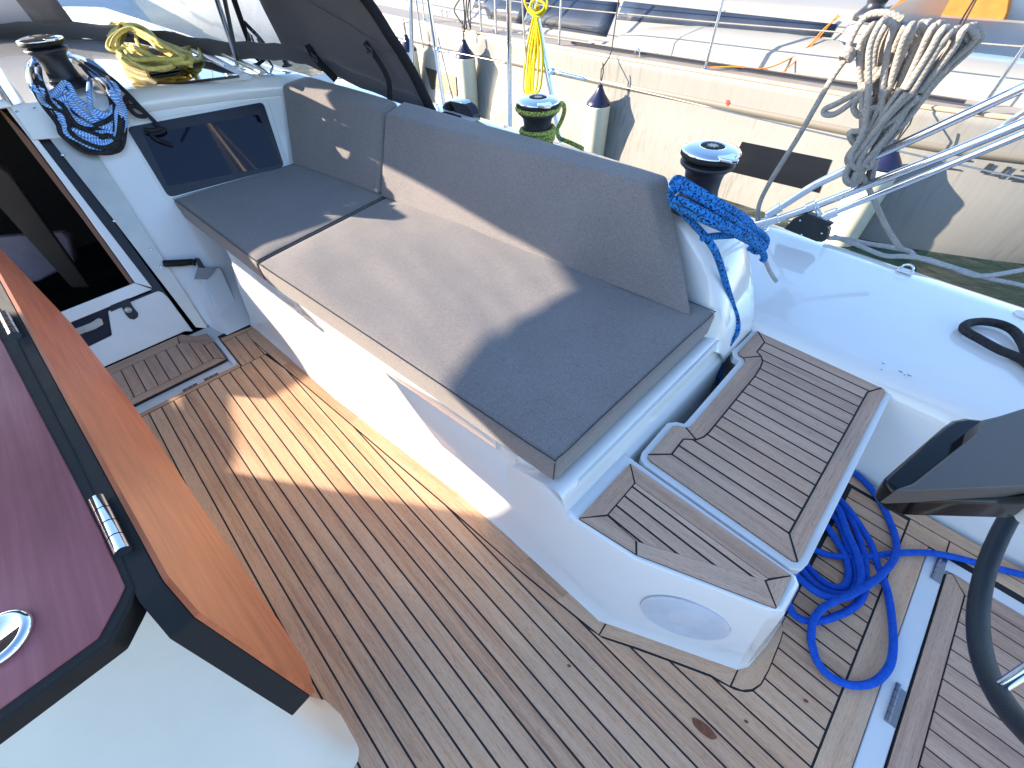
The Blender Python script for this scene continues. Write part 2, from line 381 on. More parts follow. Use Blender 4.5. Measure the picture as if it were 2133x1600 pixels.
def rounded_hex(c8, r, n=18, puff=0.0, wr=0.0, seed=0, dims=None):
    """soft block between 8 corners (bottom 4, top 4, same order); r = edge radius, puff = crowned top, wr = wrinkles"""
    c8 = [Vector(c) for c in c8]
    Lx = ((c8[1] - c8[0]).length + (c8[5] - c8[4]).length) / 2; Ly = ((c8[3] - c8[0]).length + (c8[7] - c8[4]).length) / 2; Lz = sum((c8[4 + i] - c8[i]).length for i in range(4)) / 4
    half = Vector((Lx / 2, Ly / 2, Lz / 2))
    def samples(l):
        k = max(3, int(n * l / max(Lx, Ly))); e = min(r / l, 0.45)
        a = [0, e * .13, e * .33, e * .6, e]; mid = [e + (1 - 2 * e) * i / k for i in range(1, k)]
        return a + mid + [1 - q for q in reversed(a)]
    S = [samples(Lx), samples(Ly), samples(Lz)]
    def tri(q):   # q in [-half, half] -> trilinear
        a, b, c = ((q[i] / half[i] + 1) / 2 for i in range(3))
        lo = c8[0] * (1 - a) * (1 - b) + c8[1] * a * (1 - b) + c8[2] * a * b + c8[3] * (1 - a) * b
        hi = c8[4] * (1 - a) * (1 - b) + c8[5] * a * (1 - b) + c8[6] * a * b + c8[7] * (1 - a) * b
        return lo * (1 - c) + hi * c
    up = ((c8[5] - c8[4]).cross(c8[7] - c8[4])).normalized()
    mb = MB()
    for ax in range(3):
        i1, i2 = [i for i in range(3) if i != ax]
        for sgn in (-1, 1):
            rows = []
            for a in S[i1]:
                row = []
                for b in S[i2]:
                    p = Vector((0, 0, 0)); p[ax] = sgn * half[ax]; p[i1] = (a * 2 - 1) * half[i1]; p[i2] = (b * 2 - 1) * half[i2]
                    cl = Vector([max(-(half[i] - r), min(half[i] - r, p[i])) for i in range(3)]); d = p - cl
                    q = cl + (d.normalized() * r if d.length > 1e-9 else Vector((0, 0, 0)))
                    W = tri(q)
                    fx, fy, fz = (1 - (q[i] / half[i]) ** 2 for i in range(3))
                    if q.z > half.z * 0.3 and (puff or wr):
                        k = min(1.0, (q.z / half.z - 0.3) / 0.7)
                        e = min(1, 3 * max(0, fx)) * min(1, 3 * max(0, fy))
                        nz = mnoise.fractal(Vector((W.x * 2.2 + seed, W.y * 9 + W.x * 1.3, seed)), 1.0, 2.0, 3) * wr
                        nz += mnoise.noise(Vector((W.x * 5 + seed * 3, W.y * 5, 3.3))) * wr * 0.5
                        W = W + up * (puff * e + nz * max(0, min(1, 4 * fx)) * max(0, min(1, 4 * fy))) * k
                    row.append(W)
                rows.append(row)
            mb.grid(rows)
    # weld shared cube edges
    bm = bmesh.new(); vs = [bm.verts.new(v) for v in mb.v]
    for f in mb.f:
        try: bm.faces.new([vs[i] for i in f])
        except ValueError: pass
    bmesh.ops.remove_doubles(bm, verts=bm.verts, dist=0.00005)
    bm.verts.index_update(); out = MB(); out.add([v.co.copy() for v in bm.verts], [[v.index for v in f.verts] for f in bm.faces]); bm.free()
    return out

def clip(poly, a, b, c):      # keep a x + b y + c >= 0
    out = []
    for i in range(len(poly)):
        p, q = poly[i], poly[(i + 1) % len(poly)]; dp = a * p[0] + b * p[1] + c; dq = a * q[0] + b * q[1] + c
        if dp >= 0: out.append(p)
        if dp * dq < 0:
            t = dp / (dp - dq); out.append((p[0] + (q[0] - p[0]) * t, p[1] + (q[1] - p[1]) * t))
    return out
PID = [0]
def plank(mb, poly, z0, z1, d=(1, 0)):
    if len(poly) < 3: return
    area = abs(sum(poly[i][0] * poly[(i + 1) % len(poly)][1] - poly[(i + 1) % len(poly)][0] * poly[i][1] for i in range(len(poly)))) / 2
    if area < 2e-5: return
    PID[0] += 1; k = PID[0]; dx, dy = d; l = math.hypot(dx, dy); dx /= l; dy /= l
    off = (k * 0.731) % 5
    mb.slab([(p[0], p[1]) for p in poly], z0, z1, [(p[0] * dx + p[1] * dy + off, -p[0] * dy + p[1] * dx, float(k)) for p in poly])
def strips(mb, poly, z0, z1, pitch, gap, phase, d=(1, 0)):
    """parallel planks along d filling poly"""
    l = math.hypot(*d); dx, dy = d[0] / l, d[1] / l; nx, ny = -dy, dx
    o = [p[0] * nx + p[1] * ny for p in poly]; k = math.floor((min(o) - phase) / pitch)
    while phase + k * pitch < max(o):
        a = phase + k * pitch + gap / 2; b = phase + (k + 1) * pitch - gap / 2
        q = clip(clip(poly, nx, ny, -a), -nx, -ny, b)
        plank(mb, q, z0, z1, d); k += 1
def xy(p): return (p[0], p[1])

# ================================================================== SETTING
# water
mb = MB(); mb.add([(-400, -400, -0.6), (400, -400, -0.6), (400, 400, -0.6), (-400, 400, -0.6)], [[0, 1, 2, 3]])
struct(obj('water', mb, WATER))

# --- cockpit sole: white moulding, black caulk bed, teak planks
SEAM0, PITCH, GAP = -0.205, 0.0420, 0.0046
border_px = [(518, 701), (589, 762), (731, 882), (928, 1050), (1075, 1180), (1160, 1250), (1248, 1322)]
border = [xy(pz(u, v, 0)) for u, v in border_px]
border2_px = [(1320, 1346), (1400, 1375), (1480, 1405), (1520, 1428), (1546, 1437), (1567, 1435), (1584, 1424), (1600, 1395), (1625, 1334), (1631, 1312), (1628, 1296)]
border += [xy(pz(u, v, 0)) for u, v in border2_px]
AFTX = 0.425           # edge of the planks at the aft transverse plank
FWDX = pz(400, 815, 0).x
ENDY = 1.235
sole = root('cockpit_floor', 'teak planked cockpit floor with black seams', 'floor', (0, 0, 0), None, 'structure')
mb = MB(); mb.slab([(-2.05, -1.3), (2.2, -1.3), (2.2, 1.3), (-2.05, 1.3)], -0.06, -0.012)
obj('floor_moulding', mb, GEL, sole)
mb = MB(); mb.slab([(FWDX - 0.022, -1.25), (0.455 + 0.03, -1.25), (0.455 + 0.03, ENDY), (-1.0, ENDY), (-1.93, 0.30), (-1.93, 0.052), (FWDX - 0.022, 0.052)], -0.011, -0.0008)
mb.slab([(0.4852, 1.13), (2.1, 1.13), (2.1, ENDY), (0.4852, ENDY)], -0.011, -0.0018)
obj('caulking', mb, CAULK, sole)
def bx(y):              # x where the king plank's outer seam meets y
    for (x0, y0), (x1, y1) in zip(border, border[1:]):
        if y0 <= y <= y1: return x0 + (x1 - x0) * (y - y0) / max(1e-6, y1 - y0)
    return border[-1][0] if y > border[-1][1] else FWDX
mb = MB(); ymin = border[0][1]
k = -26
while True:
    y0 = SEAM0 + k * PITCH + GAP / 2; y1 = y0 + PITCH - GAP
    if y1 > ENDY - 0.045: break
    xe = AFTX - 0.002
    cuts = [y0] + [b[1] for b in border if y0 < b[1] < y1] + [y1]
    left = []
    for y in cuts:
        xs = FWDX + 0.002
        if y > 0.34 or True:
            # the bench stands starboard of the seam: start aft of it
            xb = bx(y + 0.0046) if y + 0.0046 >= ymin else FWDX
            xs = max(xs, xb + 0.003)
        left.append((xs, y))
    poly = left + [(xe, y1), (xe, y0)]
    # nibbed inner corner by the companionway gutter
    if y0 > 0.04 and y1 < 0.20:
        poly = [(max(p[0], FWDX - 0.0) if p[0] > FWDX + .01 else p[0], p[1]) for p in poly]
    plank(mb, poly, -0.011, 0.0)
    k += 1
# planks running forward beside the gutter to the pocket wall
def by_(x):
    for (x0, y0), (x1, y1) in zip(border, border[1:]):
        if x0 <= x <= x1: return y0 + (y1 - y0) * (x - x0) / (x1 - x0)
    return border[0][1]
for a, b in ((0.056, 0.105), (0.109, 0.1475)):
    plank(mb, [(-1.868, a), (FWDX - 0.001, a), (FWDX - 0.001, b), (-1.868, b)], -0.011, 0.0)
plank(mb, [(-1.868, 0.1515), (FWDX - 0.001, 0.1515), (FWDX - 0.001, by_(FWDX) - 0.003), (-1.78, by_(-1.78) - 0.003), (-1.868, by_(-1.85) - 0.003)], -0.011, 0.0)
plank(mb, [(-1.905, 0.056), (-1.872, 0.056), (-1.872, 0.19), (-1.885, 0.19)], -0.011, 0.0, (0, 1))
# transverse plank along the forward gutter
plank(mb, [(FWDX - 0.020, -1.2), (FWDX - 0.002, -1.2), (FWDX - 0.002, 0.05), (FWDX - 0.020, 0.05)], -0.011, 0.0, (0, 1))
# curved corner block
q = [(FWDX - 0.020, 0.053), (FWDX - 0.002, 0.053)] + [(FWDX - 0.05 + 0.048 * math.cos(a), 0.056 + 0.05 * math.sin(a)) for a in (0.2, 0.6, 1.0, 1.4)] + [(FWDX - 0.055, 0.106), (FWDX - 0.055, 0.075), (FWDX - 0.03, 0.07)]
# king plank following the bench base
bi = [xy(pz(u, v, 0)) for u, v in ((537, 690), (607, 750), (745, 866), (958, 1030), (1105, 1160), (1190, 1237), (1262, 1296))]
for i in range(len(bi) - 1):
    b0, b1, o0, o1 = bi[i], bi[i + 1], border[i], border[i + 1]
    g = 0.0 if i < len(bi) - 2 else 0.0015
    plank(mb, [o0, (o1[0] - g, o1[1]), (b1[0] - g, b1[1] + 0.01), (b0[0], b0[1] + 0.01)], -0.011, 0.0, (b1[0] - b0[0], b1[1] - b0[1]))
plank(mb, [(-1.868, by_(-1.85) + 0.001), (border[0][0], border[0][1]), (bi[0][0], bi[0][1] + .01), (-1.868, 0.207)], -0.011, 0.0)
# mitred planks round the foot of the step
o_ = border[6:]; inn = [xy(pz(u, v, 0)) for u, v in ((1262, 1296), (1540, 1388), (1628, 1290))]
plank(mb, [(o_[0][0] + 0.002, o_[0][1])] + o_[1:5] + [(inn[1][0] - 0.002, inn[1][1] + 0.02), (inn[0][0] + 0.002, inn[0][1] + 0.02)], -0.011, 0.0, (1, 0.55))
plank(mb, [(o_[4][0] + 0.004, o_[4][1] + 0.003)] + o_[5:] + [(inn[2][0] - 0.02, inn[2][1]), (inn[1][0] - 0.0, inn[1][1] + 0.022)], -0.011, 0.0, (0.2, 1))
# aft transverse plank and the outboard margin planks
plank(mb, [(AFTX + 0.003, -1.2), (0.4835, -1.2), (0.4835, 1.13), (AFTX + 0.003, 1.13)], -0.011, 0.0, (0, 1))
plank(mb, [(0.25, ENDY - 0.042), (2.1, ENDY - 0.042), (2.1, ENDY - 0.002), (0.25, ENDY - 0.002)], -0.011, 0.0)
plank(mb, [(AFTX + 0.003, 1.134), (0.52, 1.134), (0.52, ENDY - 0.046), (AFTX + 0.003, ENDY - 0.046)], -0.011, 0.0)
plank(mb, [(0.524, 1.15), (2.1, 1.15), (2.1, ENDY - 0.046), (0.524, ENDY - 0.046)], -0.011, 0.0)
obj('teak_planks', mb, TEAK, sole)
# stains: real wet spots, flat discs of darker timber
STAIN = simple('wet_stain', (0.24, 0.075, 0.028), 0.5, var=0.3, vscale=90)
def spot(c, a, b, ang):
    mb = MB(); V = []
    for i in range(28):
        t = 2 * math.pi * i / 28; x = a * math.cos(t) * (1 + 0.05 * math.sin(5 * t)); y = b * math.sin(t)
        V.append((c[0] + x * math.cos(ang) - y * math.sin(ang), c[1] + x * math.sin(ang) + y * math.cos(ang), 0.0012))
    mb.add(V, [list(range(28))]); return mb
c = pz(1466, 1518, 0)
mb = spot(c, 0.027, 0.0105, 0.12)
for u, v, r in ((1554, 1503, 0.003), (1678, 1460, 0.0035), (1185, 1387, 0.003)):
    m2 = spot(pz(u, v, 0), r * 1.5, r, 0.4); mb.add(m2.v, m2.f)
obj('stain', mb, STAIN, sole)
# white gutter strips
mb = MB()
mb.box((FWDX - 0.031, -0.6, -0.008), (0.018, 1.30, 0.009))
mb.box((-1.81, 0.0415, -0.008), (0.21, 0.020, 0.009))
obj('gutter', mb, GEL, sole, bevel=0.003)
mb = MB()
for yy in (-0.155, -0.075):
    for j in range(3): mb.box((FWDX - 0.029, yy + j * 0.018, -0.002), (0.012, 0.017, 0.006))
obj('hinge', mb, HATCHW, sole, bevel=0.001)

# --- hinged teak step panel in front of the companionway
st = root('companionway_panel', 'small teak planked panel in front of the white companionway door', 'floor panel', (-1.9, -0.2, 0))
mb = MB(); mb.slab([(-2.06, -0.75), (-1.748, -0.75), (-1.748, 0.026), (-1.90, 0.028), (-1.905, 0.025), (-1.987, 0.025), (-2.0, -0.016), (-2.062, -0.056)], -0.011, -0.0008)
obj('caulking', mb, CAULK, st)
mb = MB()
FE = -2.060
strips(mb, [(-1.998, -0.75), (-1.792, -0.75), (-1.792, -0.012), (-1.932, -0.012), (-1.965, -0.045), (-1.998, -0.078)], -0.011, 0.001, 0.0420, 0.004, -0.012)
plank(mb, [(-1.788, -0.75), (-1.752, -0.75), (-1.752, 0.022), (-1.788, -0.010)], -0.011, 0.001, (0, 1))
plank(mb, [(-1.791, -0.009), (-1.755, 0.024), (-1.905, 0.024), (-1.905, -0.009)], -0.011, 0.001)
plank(mb, [(FE, -0.75), (-2.002, -0.75), (-2.002, -0.085), (FE, -0.075)], -0.011, 0.001, (0, 1))
plank(mb, [(FE, -0.072), (-2.001, -0.080), (-1.968, -0.047), (-1.935, -0.013), (-1.909, -0.009), (-1.909, 0.024), (-1.985, 0.024), (-1.998, -0.015), (-2.058, -0.057)], -0.011, 0.001, (1, 1))
obj('teak_planks', mb, TEAKG, st)

# --- aft floor hatch
fh = root('floor_hatch', 'teak floor hatch in a white gutter under the steering wheel', 'hatch', (0.8, 0.6, 0))
mb = MB(); mb.slab([(0.4855, -1.2), (0.533, -1.2), (0.533, 1.095), (2.1, 1.095), (2.1, 1.147), (0.5, 1.147), (0.4855, 1.13)], -0.011, -0.003)
obj('gutter', mb, GEL, fh, bevel=0.004)
mb = MB(); mb.slab([(0.534, -1.2), (2.1, -1.2), (2.1, 1.092), (0.545, 1.092), (0.534, 1.08)], -0.011, -0.0018)
obj('caulking', mb, CAULK, fh)
mb = MB()
plank(mb, [(0.536, -1.2), (0.578, -1.2), (0.578, 1.048), (0.545, 1.088), (0.536, 1.08)], -0.011, 0.0005, (0, 1))
plank(mb, [(0.5475, 1.090), (0.581, 1.051), (2.1, 1.051), (2.1, 1.090)], -0.011, 0.0005)
strips(mb, [(0.582, -1.2), (2.1, -1.2), (2.1, 1.047), (0.582, 1.047)], -0.011, 0.0005, 0.042, 0.004, 1.049)
obj('teak_planks', mb, TEAKG, fh)
for yc in (1.04, 0.62):
    mb = MB()
    for j in range(5): mb.tube([(0.512, yc + j * 0.019, 0.001), (0.512, yc + j * 0.019 + 0.0175, 0.001)], 0.0055, 8)
    mb.box((0.520, yc + 0.045, -0.0025), (0.02, 0.09, 0.002))
    obj('hinge', mb, HATCHW, fh)

# --- side deck and hull side (starboard)
dk = root('side_deck', 'white moulded side deck beside the cockpit', 'deck', (0, 1.6, 0), None, 'structure')
mb = MB()
prof = [(1.243, -0.05), (1.246, 0.02), (1.268, 0.27), (1.278, 0.312), (1.296, 0.329), (1.34, 0.333), (1.6, 0.335), (1.86, 0.334), (1.93, 0.330), (1.962, 0.318), (1.972, 0.29), (1.975, 0.1), (1.95, -0.3), (1.90, -0.7)]
def deckrow(x):
    s = 0.0
    if x < -0.3: s = 0.0
    return [(x, y - (0.012 * max(0, -0.2 - x) ** 2), z + 0.012 * max(0, -x)) for y, z in prof]
mb.grid([deckrow(x) for x in (-6.0, -4.5, -3.5, -2.5, -1.8, -1.2, -0.8, -0.4, -0.22, 0, 0.2, 0.4, 0.8, 1.4, 2.4)])
obj('deck_moulding', mb, GEL, dk)
mb = MB(); 
for u, v, l in ((1876, 774, .010), (1894, 782, .010), (1840, 757, .006), (1836, 770, .004), (1884, 781, .003), (1620, 535, .005)):
    p = pz(u, v, 0.337); mb.box((p.x, p.y, p.z), (l, 0.0022, 0.001))
obj('scuff_mark', mb, THINBLK, dk)

# ================================================================== COCKPIT BENCH
bn = root('cockpit_bench', 'white moulded cockpit bench under the grey cushions', 'bench', (-1.0, 0.5, 0))
F = lambda u, v: xy(pz(u, v, 0))
base = [(-1.90, 0.188), (-1.829, 0.197), (-1.22, 0.238), (-0.577, 0.314), (-0.24, 0.334)]
topz = 0.352
def yt(x): return 0.283 + 0.100 * (x + 1.535)
rows = []
for x, yb in base:
    y1 = yt(x)
    rows.append([(x, yb - 0.006, -0.006), (x, yb + 0.002, 0.010), (x, yb + 0.012, 0.035), (x, yb + (y1 - yb) * 0.55, 0.17), (x, y1, 0.285), (x, y1 + 0.004, 0.288), (x, y1 + 0.008, 0.340), (x, y1 + 0.02, topz), (x, 1.0, topz), (x, 1.35, topz)])
mb = MB(); mb.grid(rows)
obj('front_panel', mb, GEL, bn)
# locker lid edge under the cushion, with finger notches
def lidbar(x0, x1):
    r = []
    for x in (x0, (x0 + x1) / 2, x1):
        y = yt(x) - 0.007
        r.append([(x, y + .02, 0.284), (x, y + 0.002, 0.286), (x, y, 0.290), (x, y + 0.003, 0.338), (x, y + 0.008, 0.345), (x, y + 0.03, 0.349)])
    return r
mb = MB()
for a, b in ((-1.50, -1.40), (-1.36, -0.47), (-0.40, -0.27)):
    g = lidbar(a, b); mb.grid(g)
    for row in (g[0], g[-1]): mb.add(row, [list(range(len(row)))])
obj('locker_lid', mb, GEL, bn)
for x in (-1.38, -0.435):
    mb = MB(); y = yt(x)
    mb.prism([(x - .02, y - .004, .278), (x + .03, y - .004, .276), (x + .026, y + .02, .30), (x - .016, y + .02, .30)], [(x - .024, y - .002, .312), (x + .034, y - .002, .312), (x + .03, y + .02, .314), (x - .018, y + .02, .314)])
    obj('finger_pull', mb, GELM, bn, bevel=0.003)
# seat end, step block, hatch well
bt = [(-0.66, 0.400), (-0.46, 0.3945), (-0.34, 0.387), (-0.215, 0.372), (-0.06, 0.394), (0.185, 0.496), (0.207, 0.520), (0.208, 0.59), (0.196, 0.603), (-0.66, 0.603)]
bb = [(-0.66, 0.328), (-0.46, 0.327), (-0.34, 0.330), (-0.215, 0.334), (-0.055, 0.339), (0.234, 0.484), (0.249, 0.506), (0.262, 0.58), (0.268, 0.663), (-0.66, 0.663)]
ft = [(-0.66, 0.319), (-0.46, 0.318), (-0.34, 0.321), (-0.215, 0.325), (-0.055, 0.330), (0.240, 0.477), (0.257, 0.502), (0.270, 0.58), (0.276, 0.68), (-0.66, 0.68)]
def ringrows(rings): return rings
rings = [[(p[0], p[1], -0.006) for p in ft], [(p[0] * 1, p[1], 0.012) for p in bb]]
for t in (0.25, 0.6, 0.88): rings.append([(b_[0] + (a_[0] - b_[0]) * t, b_[1] + (a_[1] - b_[1]) * t, 0.285 * t) for a_, b_ in zip(bt, bb)])
cx_, cy_ = 0.0, 0.52
rings.append([(p[0], p[1], 0.279) for p in bt])
rings.append([(p[0] + (cx_ - p[0]) * 0.025, p[1] + (cy_ - p[1]) * 0.03, 0.292) for p in bt])
rings.append([(p[0] + (cx_ - p[0]) * 0.06, p[1] + (cy_ - p[1]) * 0.07, 0.296) for p in bt])
mb = MB(); n = len(bt); V = [p for r in rings for p in r]; Fc = []
for i in range(len(rings) - 1):
    for k in range(n): Fc.append([i * n + k, i * n + (k + 1) % n, (i + 1) * n + (k + 1) % n, (i + 1) * n + k])
Fc.append([(len(rings) - 1) * n + k for k in range(n)]); mb.add(V, Fc)
obj('step_block', mb, GEL, bn, bevel=0.006, seg=3, angle=25)
# raised end of the seat moulding, falling to the step
mb = MB(); rows = []
for y in (0.372, 0.39, 0.45, 0.6, 0.8, 1.0, 1.12):
    k = 1 if y > 0.38 else 0.4
    rows.append([(-0.40, y, 0.30), (-0.275, y, 0.356), (-0.258, y, 0.358), (-0.244, y, 0.350), (-0.236, y, 0.325), (-0.226, y, 0.294), (-0.214, y, 0.288), (-0.208, y, 0.10 if y > 0.60 else 0.285), (-0.205, y, -0.01 if y > .6 else 0.28)])
mb.grid(rows); obj('seat_end', mb, GEL, bn)
# outboard locker box carrying the hatch
mb = MB(); mb.prism([(-0.15, 0.655, -0.01), (0.262, 0.655, -0.01), (0.262, 1.30, -0.01), (-0.15, 1.30, -0.01)], [(-0.15, 0.655, 0.272), (0.172, 0.655, 0.272), (0.172, 1.30, 0.272), (-0.15, 1.30, 0.272)])
obj('locker_box', mb, GEL, bn, bevel=0.012)
mb = MB(); mb.prism([(-0.26, 0.63, -0.01), (-0.14, 0.63, -0.01), (-0.14, 1.32, -0.01), (-0.26, 1.32, -0.01)], [(-0.26, 0.63, 0.04), (-0.14, 0.63, 0.04), (-0.14, 1.32, 0.04), (-0.26, 1.32, 0.04)])
obj('well_floor', mb, GELM, bn)
# speaker on the front of the step
fn = Vector((-0.449, 0.893, 0)).normalized()
p_a = Vector((-0.057, 0.366, 0.15)); p_b = Vector((0.211, 0.492, 0.15))
tdir = (p_b - p_a).normalized(); nrm = Vector((tdir.y, -tdir.x, 0)); upv = Vector((0.0, 0.03, 0.3)); 
upv = (Vector((-0.02, 0.035, 0.28))).normalized()
nrm = tdir.cross(upv).normalized()
if nrm.y > 0: nrm = -nrm
sp_c = pn(1424, 1286, p_a + nrm * 0.0, nrm)
mb = MB(); M4 = Matrix((tdir, upv, nrm)).transposed()
prof_ = [(0.0, 0.0062), (0.030, 0.0062)]
for i in range(14): 
    r_ = 0.032 + i * 0.0036; prof_ += [(r_, 0.0062), (r_ + 0.0012, 0.0050), (r_ + 0.0022, 0.0050)]
prof_ += [(0.0835, 0.0062), (0.086, 0.0045), (0.0875, 0.0)]
prof_ = [(r_, z_) for r_, z_ in prof_]
prof_s = [(r_ * 0.92, z_) for r_, z_ in prof_]
S_ = Matrix.Diagonal((1.18, 0.98, 1.0))
mb.lathe(prof_s[::-1], sp_c, 56, M4 @ S_)
obj('speaker', mb, SPKR, bn)
# triangular teak tread on the step
tz0, tz1 = 0.2955, 0.3015
step_px = [(1205, 1080), (1325, 1155), (1618, 1268), (1650, 1200), (1312, 965)]
T = [xy(pz(u, v, 0.30)) for u, v in step_px]
mb = MB(); mb.slab(T, 0.293, 0.3008); obj('step_caulking', mb, CAULK, bn, bevel=0.003)
Ti = [xy(pz(u, v, 0.30)) for u, v in ((1264, 1074), (1325, 1128), (1594, 1210), (1602, 1207), (1322, 1006))]
mb = MB()
def quad_plank(mb, a, b, c, d, z0, z1, g=0.0018):
    cc = Vector(((a[0] + b[0] + c[0] + d[0]) / 4, (a[1] + b[1] + c[1] + d[1]) / 4))
    q = []
    for p in (a, b, c, d):
        v = cc - Vector((p[0], p[1])); q.append((p[0] + v.x / v.length * g * 1.4, p[1] + v.y / v.length * g * 1.4))
    plank(mb, q, z0, z1, (b[0] - a[0], b[1] - a[1]))
i0 = Ti
quad_plank(mb, T[0], T[1], i0[1], i0[0], 0.294, tz1)
quad_plank(mb, T[1], T[2], i0[2], i0[1], 0.294, tz1)
quad_plank(mb, T[2], T[3], i0[3], i0[2], 0.294, tz1)
quad_plank(mb, T[4], T[0], i0[0], i0[4], 0.294, tz1)
quad_plank(mb, T[3], T[4], i0[4], i0[3], 0.294, tz1)
inner = [i0[0], i0[1], i0[2], i0[3], i0[4]]
inner = [(p[0] * 0.985 + 0.0, p[1] + (0.48 - p[1]) * 0.02) for p in inner]
strips(mb, inner, 0.294, tz1, 0.0325, 0.0052, i0[0][1] + 0.002)
obj('step_teak', mb, TEAKG, bn)

# ================================================================== SIDE HATCH (hinged seat with teak)
sh = root('side_hatch', 'large hinged teak hatch with notched inner edge beside the grey cushion', 'hatch', (0, 0.95, 0.29))
cr5 = lambda x, y: (1100 + x / 3.0476, 600 + y / 3.0476)
out5 = [(1455, 275), (1335, 405), (1340, 425), (1372, 445), (1380, 462), (1372, 482), (1050, 860), (1025, 882), (1000, 888), (950, 876), (915, 880), (765, 1060), (760, 1075), (775, 1098)]
O2 = [xy(pz(*cr5(a, b), 0.30)) for a, b in out5] + [xy(pz(u, v, 0.30)) for u, v in ((1650, 1168), (1660, 1170), (1668, 1160), (1844, 818), (1838, 808))]
def grow(poly, g):
    c = Vector((sum(p[0] for p in poly) / len(poly), sum(p[1] for p in poly) / len(poly))); out = []
    n = len(poly); A = sum(poly[i][0] * poly[(i + 1) % n][1] - poly[(i + 1) % n][0] * poly[i][1] for i in range(n)); sg = 1 if A > 0 else -1
    for i in range(n):
        p0, p1, p2 = (Vector(poly[(i + k) % n]) for k in (-1, 0, 1)); d1 = (p1 - p0).normalized(); d2 = (p2 - p1).normalized()
        nn = Vector((d1.y, -d1.x)) + Vector((d2.y, -d2.x)); nn = nn.normalized() if nn.length > 1e-6 else Vector((0, 0)); q = p1 + nn * g * sg; out.append((q.x, q.y))
    return out
mb = MB(); mb.slab(grow(O2, 0.017), 0.272, 0.296); obj('hatch_lid', mb, GEL, sh, bevel=0.007, seg=3)
mb = MB(); mb.slab(O2, 0.293, 0.3012); obj('caulking', mb, CAULK, sh)
inn5 = [(1500, 348), (1450, 408), (1478, 436), (1487, 470), (1474, 505), (1440, 560), (1150, 915), (1115, 948), (1065, 966), (985, 962), (910, 1058), (1655, 1560)]
I2 = [xy(pz(*cr5(a, b), 0.30)) for a, b in inn5]
Rr = [xy(pz(u, v, 0.30)) for u, v in ((1643, 1112), (1806, 818))]   # inner seam of aft border
I2[-1] = Rr[0]
core = I2 + [Rr[1]]
mb = MB()
ph = O2[-1][1]
# interior planks: full planks from the hinge edge inwards
core_full = [O2[0], I2[0]] + I2[1:] + [Rr[1], O2[-1]]
strips(mb, grow(core_full, -0.001), 0.294, 0.302, 0.0407, 0.0056, O2[-1][1] - 0.0407 * 20)
# borders
def ring_plank(a, b, d): plank(mb, a + b, 0.294, 0.302, d)
ring_plank([O2[0], O2[1], O2[2], O2[3]], [I2[1], I2[0]], (0, 1))
ring_plank([O2[3], O2[4], O2[5], O2[6], O2[7], O2[8]], [I2[8], I2[7], I2[6], I2[5], I2[4], I2[3], I2[2], I2[1]], (0, 1))
ring_plank([O2[8], O2[9], O2[10], O2[11]], [I2[10], I2[9], I2[8]], (0, 1))
ring_plank([O2[11], O2[12], O2[13], O2[14], O2[15]], [I2[11], I2[10]], (1, 0))
ring_plank([O2[15], O2[16], O2[17], O2[18]], [Rr[1], Rr[0]], (0, 1))
pl_all = obj('teak_planks', mb, TEAKG, sh)
mb = MB()     # black seams between border pieces, as thin inlays proud by 1 mm
def seam(a, b, wd=0.0042):
    a = Vector(a); b = Vector(b); d = (b - a).normalized(); nn = Vector((-d.y, d.x)) * wd / 2
    mb.slab([xy(a + nn), xy(b + nn), xy(b - nn), xy(a - nn)], 0.297, 0.3024)
for a, b in ((O2[0], I2[0]), (O2[3], I2[2]), (O2[8], I2[8]), (O2[11], I2[10]), (O2[15], Rr[0]), (O2[18], Rr[1]), (Rr[0], Rr[1]), (I2[10], Rr[0])): seam(a, b)
for a, b in zip(I2[:11], I2[1:11]): seam(a, b)
obj('seam_inlay', mb, CAULK, sh)
hl0, hl1 = Vector(O2[0]), Vector(O2[-1])
for t in (0.13, 0.78):
    mb = MB(); d = (hl1 - hl0).normalized(); a0 = hl0 + (hl1 - hl0) * t
    for j in range(4):
        a = a0 + d * (j * 0.020); b = a + d * 0.0185
        mb.tube([(a.x, a.y + 0.004, 0.302), (b.x, b.y + 0.004, 0.302)], 0.0048, 8)
    obj('hinge', mb, HATCHW, sh)

# ================================================================== COAMING with winch plinth
cm = root('cockpit_coaming', 'white moulded coaming behind the backrest ending in a rounded slope', 'coaming', (-1.0, 1.25, 0.33))
secs = []
def sec(x, yi, ztop, yo, slope=0.05, zi=0.33):
    return [(x, yi - 0.03, zi), (x, yi, ztop - 0.05), (x, yi + 0.012, ztop - 0.014), (x, yi + 0.035, ztop), (x, yo - 0.045, ztop - 0.004), (x, yo - 0.012, ztop - 0.02), (x, yo, ztop - 0.06), (x, yo + 0.03, min(0.38, ztop - 0.06)), (x, yo + 0.05, 0.30)]
for x, yi, zt, yo in ((-2.6, 1.02, 0.66, 1.40), (-2.2, 1.03, 0.655, 1.40), (-1.4, 1.07, 0.645, 1.40), (-0.75, 1.115, 0.64, 1.41), (-0.50, 1.135, 0.635, 1.40), (-0.42, 1.12, 0.61, 1.385), (-0.34, 1.10, 0.545, 1.36), (-0.285, 1.085, 0.47, 1.34), (-0.245, 1.085, 0.40, 1.33), (-0.22, 1.09, 0.345, 1.32), (-0.205, 1.10, 0.31, 1.31)):
    secs.append(sec(x, yi, zt, yo))
mb = MB(); mb.grid(secs); mb.add(secs[-1], [list(range(9))])
obj('coaming_moulding', mb, GEL, cm, subsurf=1)
